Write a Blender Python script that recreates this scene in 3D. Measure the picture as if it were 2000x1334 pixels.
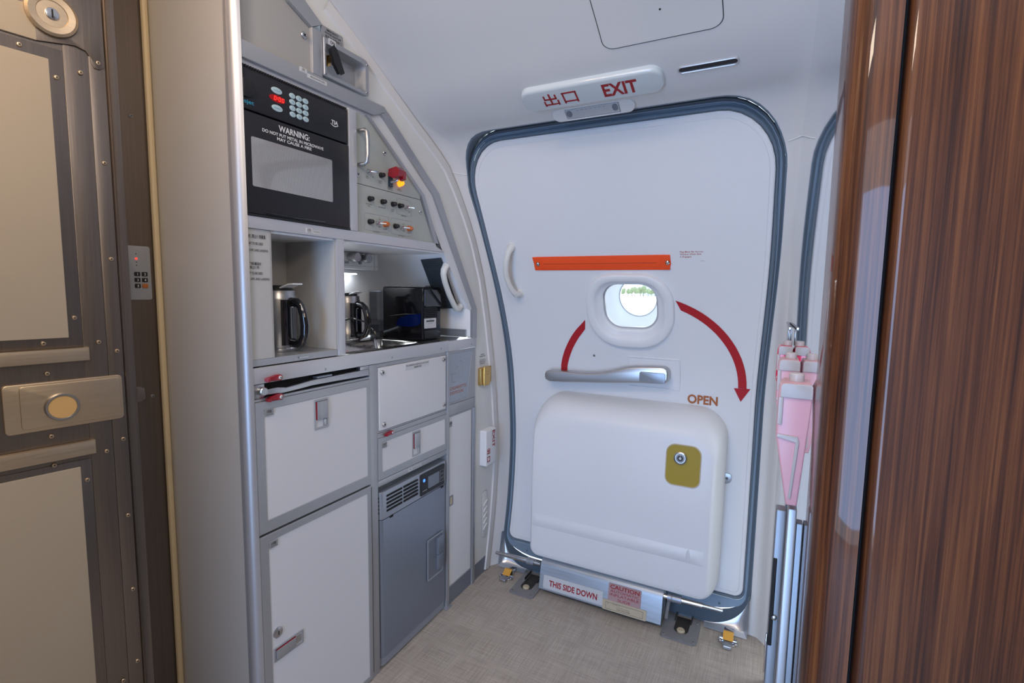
import bpy, math, random
from mathutils import Vector, Matrix
random.seed(7)
for o in list(bpy.data.objects): bpy.data.objects.remove(o)
scene = bpy.context.scene
col = scene.collection
PI = math.pi

# ------------------------------------------------------------------ camera, sky, lights, exposure
FPX = 993.37; YAW, PITCH, ROLL = math.radians(27.194), math.radians(5.791), math.radians(0.8556)
CAM_Z = 1.16
cy, sy, cp, sp = math.cos(YAW), math.sin(YAW), math.cos(PITCH), math.sin(PITCH)
fwd = Vector((-sy*cp, cy*cp, -sp)); rgt = Vector((cy, sy, 0)); up = rgt.cross(fwd)
rgt, up = math.cos(ROLL)*rgt + math.sin(ROLL)*up, -math.sin(ROLL)*rgt + math.cos(ROLL)*up
cd = bpy.data.cameras.new('camera'); cam = bpy.data.objects.new('camera', cd); col.objects.link(cam)
cd.sensor_width = 36; cd.lens = FPX*36/2000; cd.clip_start = 0.02; cd.clip_end = 2000
m = Matrix.Identity(4)
for i in range(3): m[i][0], m[i][1], m[i][2] = rgt[i], up[i], -fwd[i]
m.translation = (0, 0, CAM_Z); cam.matrix_world = m
scene.camera = cam

world = bpy.data.worlds.new('sky'); scene.world = world; world.use_nodes = True
wb = world.node_tree.nodes['Background']
wb.inputs[0].default_value = (0.78, 0.89, 1.0, 1); wb.inputs[1].default_value = 2.6

def area(name, loc, target, sx, sy_, power, color):
    l = bpy.data.lights.new(name, 'AREA'); l.shape = 'RECTANGLE'; l.size = sx; l.size_y = sy_
    l.energy = power; l.color = color
    o = bpy.data.objects.new(name, l); col.objects.link(o); o.location = loc
    o.rotation_euler = (Vector(target)-Vector(loc)).to_track_quat('-Z', 'Y').to_euler()
    return o
area('daylight_through_boarding_door', (-0.30, -1.42, 0.85), (-0.47, 1.0, 0.65), 0.72, 1.5, 27, (0.23, 0.49, 1.0))
area('ceiling_wash_lamp', (-0.30, 0.10, 2.06), (-0.42, 0.55, 0.0), 0.7, 0.5, 8.5, (1.0, 0.93, 0.88))
area('warm_reading_lamp', (-0.80, 0.10, 2.05), (-1.22, 0.42, 1.2), 0.12, 0.12, 4.0, (1.0, 0.68, 0.38))
area('ceiling_fill_light', (-0.72, -0.55, 1.93), (-0.45, 1.0, 1.80), 0.5, 0.10, 5.0, (1.0, 0.80, 0.62))  # unseen fill lamp, added to warm and brighten the ceiling
area('cabin_warm_lamp', (0.9, -0.5, 2.02), (-0.6, 0.2, 1.0), 0.5, 0.5, 11.0, (1.0, 0.80, 0.60))

vs = scene.view_settings
vs.view_transform = 'Standard'; vs.look = 'None'; vs.gamma = 1.0; vs.use_curve_mapping = False
vs.exposure = 0.04

# ------------------------------------------------------------------ materials
def new_mat(name):
    m = bpy.data.materials.new(name); m.use_nodes = True
    return m, m.node_tree.nodes, m.node_tree.links, m.node_tree.nodes['Principled BSDF']
def mat(name, c, rough=0.5, metal=0.0, coat=0.0, emit=None, es=0.0, bump=0.0, bscale=300, spec=None, var=0.0, trans=0.0, ior=1.45, aniso=0.0):
    m, N, L, b = new_mat(name)
    b.inputs['Base Color'].default_value = (*c, 1); b.inputs['Roughness'].default_value = rough
    b.inputs['Metallic'].default_value = metal; b.inputs['Coat Weight'].default_value = coat; b.inputs['Coat Roughness'].default_value = 0.03
    if spec is not None: b.inputs['Specular IOR Level'].default_value = spec
    b.inputs['Transmission Weight'].default_value = trans; b.inputs['IOR'].default_value = ior
    if aniso: b.inputs['Anisotropic'].default_value = aniso
    if emit: b.inputs['Emission Color'].default_value = (*emit, 1); b.inputs['Emission Strength'].default_value = es
    if bump or var:
        tc = N.new('ShaderNodeTexCoord'); n = N.new('ShaderNodeTexNoise'); n.inputs['Scale'].default_value = bscale; n.inputs['Detail'].default_value = 3
        L.new(tc.outputs['Object'], n.inputs['Vector'])
        if bump:
            bp = N.new('ShaderNodeBump'); bp.inputs['Strength'].default_value = bump; bp.inputs['Distance'].default_value = 0.001
            L.new(n.outputs['Fac'], bp.inputs['Height']); L.new(bp.outputs[0], b.inputs['Normal'])
        if var:
            mx = N.new('ShaderNodeMix'); mx.data_type = 'RGBA'
            mx.inputs[6].default_value = (*[v*(1-var) for v in c], 1); mx.inputs[7].default_value = (*[min(1, v*(1+var)) for v in c], 1)
            n2 = N.new('ShaderNodeTexNoise'); n2.inputs['Scale'].default_value = 6; n2.inputs['Detail'].default_value = 4
            L.new(tc.outputs['Object'], n2.inputs['Vector']); L.new(n2.outputs['Fac'], mx.inputs[0]); L.new(mx.outputs[2], b.inputs['Base Color'])
    return m
def brushed(name, c, rough, vec, amt=0.35, bump=0.15, metal=1.0, rvar=0.18):
    m, N, L, b = new_mat(name)
    tc = N.new('ShaderNodeTexCoord'); mp = N.new('ShaderNodeMapping'); mp.inputs['Scale'].default_value = vec
    n = N.new('ShaderNodeTexNoise'); n.inputs['Scale'].default_value = 1; n.inputs['Detail'].default_value = 5
    L.new(tc.outputs['Object'], mp.inputs[0]); L.new(mp.outputs[0], n.inputs['Vector'])
    mx = N.new('ShaderNodeMix'); mx.data_type = 'RGBA'
    mx.inputs[6].default_value = (*[v*(1-amt) for v in c], 1); mx.inputs[7].default_value = (*[min(1, v*(1+amt)) for v in c], 1)
    L.new(n.outputs['Fac'], mx.inputs[0]); L.new(mx.outputs[2], b.inputs['Base Color'])
    mr = N.new('ShaderNodeMapRange'); mr.inputs['To Min'].default_value = rough-rvar/2; mr.inputs['To Max'].default_value = rough+rvar/2
    L.new(n.outputs['Fac'], mr.inputs['Value']); L.new(mr.outputs[0], b.inputs['Roughness'])
    b.inputs['Metallic'].default_value = metal
    bp = N.new('ShaderNodeBump'); bp.inputs['Strength'].default_value = bump; bp.inputs['Distance'].default_value = 0.0006
    L.new(n.outputs['Fac'], bp.inputs['Height']); L.new(bp.outputs[0], b.inputs['Normal'])
    return m
def wood(name, tint):
    m, N, L, b = new_mat(name)
    tc = N.new('ShaderNodeTexCoord')
    mp = N.new('ShaderNodeMapping'); mp.inputs['Scale'].default_value = (420, 120, 5.0)
    n = N.new('ShaderNodeTexNoise'); n.inputs['Scale'].default_value = 1; n.inputs['Detail'].default_value = 6; n.inputs['Roughness'].default_value = 0.65
    n.inputs['Distortion'].default_value = 0.4
    L.new(tc.outputs['Object'], mp.inputs[0]); L.new(mp.outputs[0], n.inputs['Vector'])
    mp2 = N.new('ShaderNodeMapping'); mp2.inputs['Scale'].default_value = (120, 50, 1.6)
    n2 = N.new('ShaderNodeTexNoise'); n2.inputs['Scale'].default_value = 1; n2.inputs['Detail'].default_value = 3; n2.inputs['Distortion'].default_value = 0.8
    L.new(tc.outputs['Object'], mp2.inputs[0]); L.new(mp2.outputs[0], n2.inputs['Vector'])
    ad = N.new('ShaderNodeMix'); ad.data_type = 'FLOAT'; ad.inputs[0].default_value = 0.45
    L.new(n.outputs['Fac'], ad.inputs[2]); L.new(n2.outputs['Fac'], ad.inputs[3])
    cr = N.new('ShaderNodeValToRGB'); e = cr.color_ramp.elements
    e[0].position = 0.36; e[0].color = (0.034*tint, 0.013*tint, 0.009*tint, 1)
    e[1].position = 0.66; e[1].color = (0.30*tint, 0.115*tint, 0.040*tint, 1)
    k = e.new(0.46); k.color = (0.105*tint, 0.034*tint, 0.015*tint, 1)
    k = e.new(0.55); k.color = (0.190*tint, 0.066*tint, 0.025*tint, 1)
    L.new(ad.outputs[0], cr.inputs[0]); L.new(cr.outputs[0], b.inputs['Base Color'])
    b.inputs['Roughness'].default_value = 0.45; b.inputs['Specular IOR Level'].default_value = 0.2; b.inputs['Coat Weight'].default_value = 0.6; b.inputs['Coat Roughness'].default_value = 0.03
    return m
def vinyl(name):
    m, N, L, b = new_mat(name)
    tc = N.new('ShaderNodeTexCoord'); outs = []
    for vec in ((9, 330, 1), (330, 9, 1), (14, 14, 1)):
        mp = N.new('ShaderNodeMapping'); mp.inputs['Scale'].default_value = vec
        n = N.new('ShaderNodeTexNoise'); n.inputs['Scale'].default_value = 1; n.inputs['Detail'].default_value = 3
        L.new(tc.outputs['Object'], mp.inputs[0]); L.new(mp.outputs[0], n.inputs['Vector']); outs.append(n)
    a = N.new('ShaderNodeMath'); a.operation = 'ADD'; L.new(outs[0].outputs['Fac'], a.inputs[0]); L.new(outs[1].outputs['Fac'], a.inputs[1])
    a2 = N.new('ShaderNodeMath'); a2.operation = 'MULTIPLY_ADD'; a2.inputs[1].default_value = 0.42; L.new(a.outputs[0], a2.inputs[0])
    a3 = N.new('ShaderNodeMath'); a3.operation = 'MULTIPLY'; a3.inputs[1].default_value = 0.16; L.new(outs[2].outputs['Fac'], a3.inputs[0]); L.new(a3.outputs[0], a2.inputs[2])
    cr = N.new('ShaderNodeValToRGB'); e = cr.color_ramp.elements
    e[0].position = 0.36; e[0].color = (0.285, 0.245, 0.205, 1); e[1].position = 0.66; e[1].color = (0.50, 0.445, 0.39, 1)
    L.new(a2.outputs[0], cr.inputs[0]); L.new(cr.outputs[0], b.inputs['Base Color']); b.inputs['Roughness'].default_value = 0.42
    bp = N.new('ShaderNodeBump'); bp.inputs['Strength'].default_value = 0.25; bp.inputs['Distance'].default_value = 0.0008
    L.new(a2.outputs[0], bp.inputs['Height']); L.new(bp.outputs[0], b.inputs['Normal'])
    return m
def perforated(name):
    m, N, L, b = new_mat(name)
    tc = N.new('ShaderNodeTexCoord'); sx = N.new('ShaderNodeSeparateXYZ'); L.new(tc.outputs['Object'], sx.inputs[0])
    def wave(out, s, ph):
        q = N.new('ShaderNodeMath'); q.operation = 'MULTIPLY_ADD'; q.inputs[1].default_value = s; q.inputs[2].default_value = ph; L.new(out, q.inputs[0])
        c = N.new('ShaderNodeMath'); c.operation = 'COSINE'; L.new(q.outputs[0], c.inputs[0]); return c
    s = 2*PI/0.0034
    a = wave(sx.outputs[1], s, 0); c = wave(sx.outputs[2], s, 0)
    p = N.new('ShaderNodeMath'); p.operation = 'MULTIPLY'; L.new(a.outputs[0], p.inputs[0]); L.new(c.outputs[0], p.inputs[1])
    g = N.new('ShaderNodeMath'); g.operation = 'GREATER_THAN'; g.inputs[1].default_value = 0.28; L.new(p.outputs[0], g.inputs[0])
    mx = N.new('ShaderNodeMix'); mx.data_type = 'RGBA'; mx.inputs[6].default_value = (0.40, 0.40, 0.40, 1); mx.inputs[7].default_value = (0.03, 0.03, 0.03, 1)
    L.new(g.outputs[0], mx.inputs[0]); L.new(mx.outputs[2], b.inputs['Base Color'])
    b.inputs['Roughness'].default_value = 0.35; b.inputs['Coat Weight'].default_value = 1.0; b.inputs['Coat Roughness'].default_value = 0.02; b.inputs['Coat IOR'].default_value = 1.9
    return m
def thin_glass(name, tint=(1, 1, 1), base=0.06):
    m = bpy.data.materials.new(name); m.use_nodes = True; N, L = m.node_tree.nodes, m.node_tree.links
    N.remove(N['Principled BSDF']); out = N['Material Output']
    t = N.new('ShaderNodeBsdfTransparent'); t.inputs[0].default_value = (*tint, 1)
    g = N.new('ShaderNodeBsdfGlossy'); g.inputs['Roughness'].default_value = 0.02
    lw = N.new('ShaderNodeFresnel'); lw.inputs['IOR'].default_value = 1.35
    mx = N.new('ShaderNodeMixShader'); L.new(lw.outputs[0], mx.inputs[0]); L.new(t.outputs[0], mx.inputs[1]); L.new(g.outputs[0], mx.inputs[2])
    L.new(mx.outputs[0], out.inputs[0]); return m

def translucent(name, c, f):
    m, N, L, b = new_mat(name); b.inputs['Base Color'].default_value = (*c, 1); b.inputs['Roughness'].default_value = 0.5
    t = N.new('ShaderNodeBsdfTranslucent'); t.inputs[0].default_value = (*c, 1); mx = N.new('ShaderNodeMixShader'); mx.inputs[0].default_value = f
    L.new(b.outputs[0], mx.inputs[1]); L.new(t.outputs[0], mx.inputs[2]); L.new(mx.outputs[0], N['Material Output'].inputs[0]); return m

M = dict(
    reveal=translucent('translucent_window_reveal', (0.80, 0.82, 0.85), 0.20),
    liner=mat('warm_white_liner', (0.70, 0.685, 0.67), 0.5, bump=0.04, bscale=900),
    door=mat('white_door_skin', (0.74, 0.75, 0.77), 0.42, bump=0.04, bscale=900),
    molded=mat('white_molded_plastic', (0.76, 0.77, 0.79), 0.38),
    ivory=mat('ivory_plastic', (0.70, 0.70, 0.67), 0.35),
    seal=mat('slate_rubber_seal', (0.125, 0.17, 0.22), 0.5),
    seal_dark=mat('dark_slate_edge', (0.07, 0.095, 0.125), 0.55),
    sill=mat('slate_blue_paint', (0.20, 0.28, 0.37), 0.35, var=0.12),
    trim=mat('grey_anodised_frame', (0.40, 0.41, 0.43), 0.38, metal=0.55),
    trim_light=mat('light_grey_anodised', (0.58, 0.58, 0.60), 0.36, metal=0.55),
    post=mat('satin_aluminium_post', (0.44, 0.44, 0.46), 0.40, metal=0.65),
    endpanel=mat('taupe_grey_laminate', (0.37, 0.345, 0.315), 0.34, bump=0.03, bscale=700, var=0.03),
    upper=mat('warm_grey_laminate', (0.36, 0.35, 0.335), 0.4, bump=0.03, bscale=700),
    white=mat('white_laminate', (0.66, 0.665, 0.68), 0.42, bump=0.05, bscale=800),
    niche=mat('pale_grey_laminate', (0.46, 0.455, 0.44), 0.4),
    switchp=mat('greenish_grey_panel', (0.40, 0.42, 0.39), 0.42),
    bay=mat('white_bay_lining', (0.84, 0.85, 0.87), 0.35),
    steel=brushed('brushed_steel_door', (0.235, 0.20, 0.175), 0.36, (300, 300, 6), amt=0.16),
    steelh=brushed('brushed_steel_plate', (0.62, 0.50, 0.36), 0.42, (10, 10, 500), amt=0.12),
    jamb=brushed('brushed_dark_jamb', (0.20, 0.165, 0.14), 0.42, (300, 300, 5), amt=0.2),
    beige=mat('beige_door_panel', (0.43, 0.375, 0.30), 0.45, bump=0.05, bscale=500, var=0.03),
    cream=mat('cream_foam_seal', (0.47, 0.38, 0.24), 0.6),
    worktop=brushed('stainless_worktop', (0.42, 0.42, 0.43), 0.22, (30, 300, 30), amt=0.15),
    sinkm=brushed('stainless_sink', (0.55, 0.53, 0.50), 0.18, (60, 60, 60), amt=0.1),
    chrome=mat('chrome', (0.62, 0.62, 0.63), 0.14, metal=1.0),
    scuff=mat('worn_chrome', (0.66, 0.68, 0.72), 0.30, metal=0.75),
    satin=mat('satin_chrome', (0.50, 0.50, 0.51), 0.32, metal=1.0),
    sheet=brushed('dull_aluminium_sheet', (0.40, 0.44, 0.49), 0.36, (8, 160, 160), amt=0.2, metal=0.55),
    plate=brushed('grey_floor_plate', (0.27, 0.265, 0.27), 0.48, (60, 60, 60), amt=0.2, metal=0.35),
    black=mat('black_plastic', (0.012, 0.012, 0.013), 0.35),
    blackg=mat('glossy_black', (0.006, 0.006, 0.008), 0.06, coat=1.0),
    smoked=mat('smoked_black_plastic', (0.006, 0.006, 0.008), 0.09, spec=0.3),
    blackm=mat('matte_black_panel', (0.014, 0.014, 0.017), 0.32),
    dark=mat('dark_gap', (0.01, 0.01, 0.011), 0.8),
    rubber=mat('dark_brown_rubber', (0.03, 0.024, 0.02), 0.5),
    perf=perforated('perforated_window'),
    ink=mat('black_ink', (0.02, 0.02, 0.02), 0.6),
    inkw=mat('white_ink', (0.72, 0.72, 0.72), 0.6),
    inkb=mat('blue_ink', (0.03, 0.28, 0.42), 0.6),
    red=mat('red_paint', (0.42, 0.012, 0.02), 0.4),
    redsign=mat('red_lettering', (0.33, 0.01, 0.012), 0.5),
    redl=mat('glossy_red_latch', (0.30, 0.006, 0.018), 0.22, metal=0.25, coat=0.6),
    orange=mat('orange_webbing', (0.90, 0.085, 0.012), 0.7, bump=0.3, bscale=1400),
    orangeink=mat('orange_lettering', (0.40, 0.12, 0.03), 0.5),
    redbrown=mat('rust_lettering', (0.45, 0.13, 0.06), 0.5),
    label=mat('white_label', (0.58, 0.59, 0.60), 0.5),
    greylabel=mat('grey_label', (0.30, 0.31, 0.32), 0.5),
    placard=mat('dark_grey_placard', (0.055, 0.065, 0.075), 0.45),
    tan=mat('tan_label', (0.52, 0.44, 0.31), 0.5, var=0.15),
    pinklabel=mat('worn_red_label', (0.42, 0.27, 0.27), 0.5, var=0.3),
    signw=mat('milky_sign_plastic', (0.60, 0.65, 0.66), 0.22, coat=0.5),
    honey=mat('honey_inlay', (0.62, 0.40, 0.17), 0.35),
    gold=mat('polished_gold', (0.62, 0.40, 0.14), 0.22, metal=1.0),
    yellow=mat('yellow_fabric', (0.36, 0.26, 0.012), 0.5, bump=0.5, bscale=25),
    strap=mat('amber_strap', (0.75, 0.38, 0.06), 0.5),
    amber_on=mat('amber_lamp_lit', (0.9, 0.35, 0.02), 0.2, emit=(1.0, 0.22, 0.005), es=2.2),
    amber=mat('amber_lamp', (0.45, 0.10, 0.008), 0.18, coat=1.0),
    led=mat('red_display', (0.5, 0.0, 0.0), 0.3, emit=(1.0, 0.03, 0.02), es=3.0),
    ledred=mat('dark_red_window', (0.08, 0.0, 0.0), 0.2, emit=(0.6, 0.0, 0.0), es=0.35),
    ledblue=mat('blue_display_light', (0.0, 0.1, 0.6), 0.3, emit=(0.05, 0.2, 1.0), es=2.5),
    button=mat('pale_blue_key', (0.42, 0.55, 0.58), 0.45),
    fridge=mat('silver_grey_paint', (0.235, 0.265, 0.32), 0.33, metal=0.55),
    fridgel=mat('light_silver_paint', (0.33, 0.36, 0.41), 0.33, metal=0.5),
    screen=mat('grey_lcd', (0.16, 0.19, 0.23), 0.15),
    pink=mat('pink_translucent_plastic', (0.86, 0.49, 0.55), 0.3, spec=0.5, trans=0.35),
    clearp=mat('clear_milky_plastic', (0.72, 0.66, 0.64), 0.3, trans=0.4),
    magenta=mat('magenta_red_plastic', (0.70, 0.015, 0.07), 0.2, coat=0.6),
    mirror=mat('polished_mirror_panel', (0.80, 0.82, 0.85), 0.03, metal=1.0),
    rail=brushed('aluminium_rail', (0.24, 0.255, 0.28), 0.42, (80, 80, 8), amt=0.2, metal=0.6),
    woodp=wood('glossy_walnut_veneer', .56),
    woodl=wood('glossy_walnut_edge', .60),
    floor=vinyl('woven_vinyl_floor'),
    glass=thin_glass('thin_window_pane'),
    tank=thin_glass('smoked_clear_tank', (0.90, 0.91, 0.94)),
    bluec=mat('blue_bag_tint', (0.002, 0.008, 0.060), 0.12, spec=0.3),
    lampglass=mat('frosted_lamp_lens', (0.62, 0.62, 0.63), 0.25, trans=0.25),
    lamp_on=mat('undershelf_lamp', (0.9, 0.9, 0.9), 0.4, emit=(0.9, 0.95, 1.0), es=12.0),
    tarmac=mat('pale_concrete_apron', (0.80, 0.79, 0.76), 0.8, var=0.08),
    leaf=mat('tree_leaves', (0.27, 0.34, 0.20), 0.7, var=0.4),
    farwall=mat('pale_blue_building', (0.55, 0.64, 0.74), 0.7),
    caramel=mat('carpet_brown', (0.10, 0.07, 0.05), 0.8),
    cabinwall=mat('dim_cabin_wall', (0.30, 0.25, 0.20), 0.6),
    teal=mat('dark_teal_base', (0.012, 0.03, 0.045), 0.4),
)

# ------------------------------------------------------------------ frames: local (u, v, w) -> place in the room
def frame(o, u, v):
    o, u, v = Vector(o), Vector(u).normalized(), Vector(v).normalized(); w = u.cross(v)
    return lambda a, b, c=0.0: o + u*a + v*b + w*c
W = lambda x, y, z: Vector((x, y, z))
G = frame((-1.0, 0, 0), (0, 1, 0), (0, 0, 1))                       # galley front
DTH = math.radians(9.1)
C = frame((-1.22, 0.594, 0), (math.sin(DTH), math.cos(DTH), 0), (0, 0, 1))   # flight deck door front
J = frame((-1.30, 0, 0), (0, 1, 0), (0, 0, 1))                      # jamb front
E_ = frame((0, 0.70, 0), (1, 0, 0), (0, 0, 1))                      # galley end, faces the camera
S = frame((-1.0, 1.61, 1.088), (1, 0, 0), (0, -0.663, 0.749))       # sloping lining over the sink

def interp(T, z):
    if z <= T[0][0]: a, b = T[0], T[1]
    elif z >= T[-1][0]: a, b = T[-2], T[-1]
    else:
        for i in range(len(T)-1):
            if T[i][0] <= z <= T[i+1][0]: a, b = T[i], T[i+1]; break
    f = (z-a[0])/(b[0]-a[0]); return [a[k]+(b[k]-a[k])*f for k in range(1, len(a))]
def smoothT(T, n=6):
    """Catmull-Rom resampling of a table"""
    out = []
    for i in range(len(T)-1):
        p0, p1, p2, p3 = T[max(i-1, 0)], T[i], T[i+1], T[min(i+2, len(T)-1)]
        for k in range(n):
            t = k/n; q = [p1[0]+(p2[0]-p1[0])*t]
            for c in range(1, len(p1)):
                m1 = (p2[c]-p0[c])/max(p2[0]-p0[0], 1e-6)*(p2[0]-p1[0]); m2 = (p3[c]-p1[c])/max(p3[0]-p1[0], 1e-6)*(p2[0]-p1[0])
                q.append((2*t**3-3*t**2+1)*p1[c]+(t**3-2*t**2+t)*m1+(-2*t**3+3*t**2)*p2[c]+(t**3-t**2)*m2)
            out.append(tuple(q))
    return out+[tuple(T[-1])]
WD = smoothT([(-.1, 1.80), (0, 1.826), (.107, 1.851), (.266, 1.884), (.47, 1.903), (.63, 1.898), (.878, 1.861), (1.115, 1.775), (1.393, 1.627), (1.556, 1.532), (1.66, 1.459), (1.75, 1.385)])
def wd(z): return interp(WD, z)[0]
def D(x, z, w=0.0):                                                 # service door skin, w towards the cabin
    s = (wd(z+.004)-wd(z-.004))/.008; n = Vector((0, -1, s)).normalized()
    return Vector((x, wd(z), z))+n*w
# liner: parameter t follows the wall up and over into the ceiling; (t, y, z)
LA = smoothT([(-.1, 1.80, -.1), (0, 1.826, 0), (.107, 1.851, .107), (.266, 1.884, .266), (.47, 1.903, .47), (.63, 1.898, .63), (.878, 1.861, .878), (1.115, 1.775, 1.115), (1.393, 1.627, 1.393), (1.50, 1.557, 1.50), (1.556, 1.524, 1.553), (1.60, 1.475, 1.596), (1.66, 1.403, 1.6425), (1.72, 1.345, 1.655), (1.80, 1.285, 1.676), (1.88, 1.225, 1.702), (1.98, 1.150, 1.745), (2.2, .945, 1.853)])
LB = smoothT([(-.1, 1.74, -.1), (.006, 1.765, .006), (.18, 1.800, .18), (.437, 1.832, .437), (.66, 1.819, .66), (.88, 1.782, .88), (1.17, 1.712, 1.17), (1.34, 1.639, 1.34), (1.498, 1.530, 1.498), (1.58, 1.455, 1.58), (1.66, 1.370, 1.628), (1.74, 1.285, 1.672), (1.83, 1.190, 1.725), (1.98, 1.060, 1.797), (2.2, .940, 1.856)])
def sm(x): x = max(0.0, min(1.0, x)); return x*x*(3-2*x)
def L_(x, t, w=0.0):
    def p(tt):
        a, b = interp(LA, tt), interp(LB, tt)
        m = max(sm((-.965-x)/.055), sm((x-.004)/.04)*.6)
        return Vector((x, a[0]*(1-m)+b[0]*m, a[1]*(1-m)+b[1]*m))
    q = p(t)
    if w:
        tan = p(t+.01)-p(t-.01); n = Vector((0, -tan.z, tan.y)).normalized(); q = q+n*w*(1 if n.y < 0 else -1)
    return q

# ------------------------------------------------------------------ outlines
def rr(u0, v0, u1, v1, r, n=6, sub=0):
    """rounded rectangle, counter-clockwise; r may be one radius or (bl, br, tr, tl)"""
    R = r if isinstance(r, (tuple, list)) else (r,)*4
    cs = [(u0+R[0], v0+R[0], R[0], PI), (u1-R[1], v0+R[1], R[1], 1.5*PI), (u1-R[2], v1-R[2], R[2], 0), (u0+R[3], v1-R[3], R[3], .5*PI)]
    P = []
    for (a, b, q, t) in cs:
        if q <= 1e-6: P.append((a, b)); continue
        for k in range(n+1): P.append((a+q*math.cos(t+.5*PI*k/n), b+q*math.sin(t+.5*PI*k/n)))
    if sub:
        Q = []
        for i in range(len(P)):
            a, b = P[i], P[(i+1) % len(P)]; d = math.hypot(b[0]-a[0], b[1]-a[1]); k = max(1, int(d/sub))
            for j in range(k): Q.append((a[0]+(b[0]-a[0])*j/k, a[1]+(b[1]-a[1])*j/k))
        P = Q
    return P
def ell(u, v, ru, rv=None, n=20, a0=0.0):
    rv = ru if rv is None else rv
    return [(u+ru*math.cos(a0+2*PI*k/n), v+rv*math.sin(a0+2*PI*k/n)) for k in range(n)]
def inset(P, d):
    n = len(P); out = []
    for i in range(n):
        a, b, c = P[i-1], P[i], P[(i+1) % n]
        def nrm(p, q):
            x, y = q[0]-p[0], q[1]-p[1]; l = math.hypot(x, y) or 1e-9; return (-y/l, x/l)
        n1, n2 = nrm(a, b), nrm(b, c); mx, my = n1[0]+n2[0], n1[1]+n2[1]; k = max(.25, (mx*mx+my*my)/2)
        out.append((b[0]+mx/k*d, b[1]+my/k*d))
    return out

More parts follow.
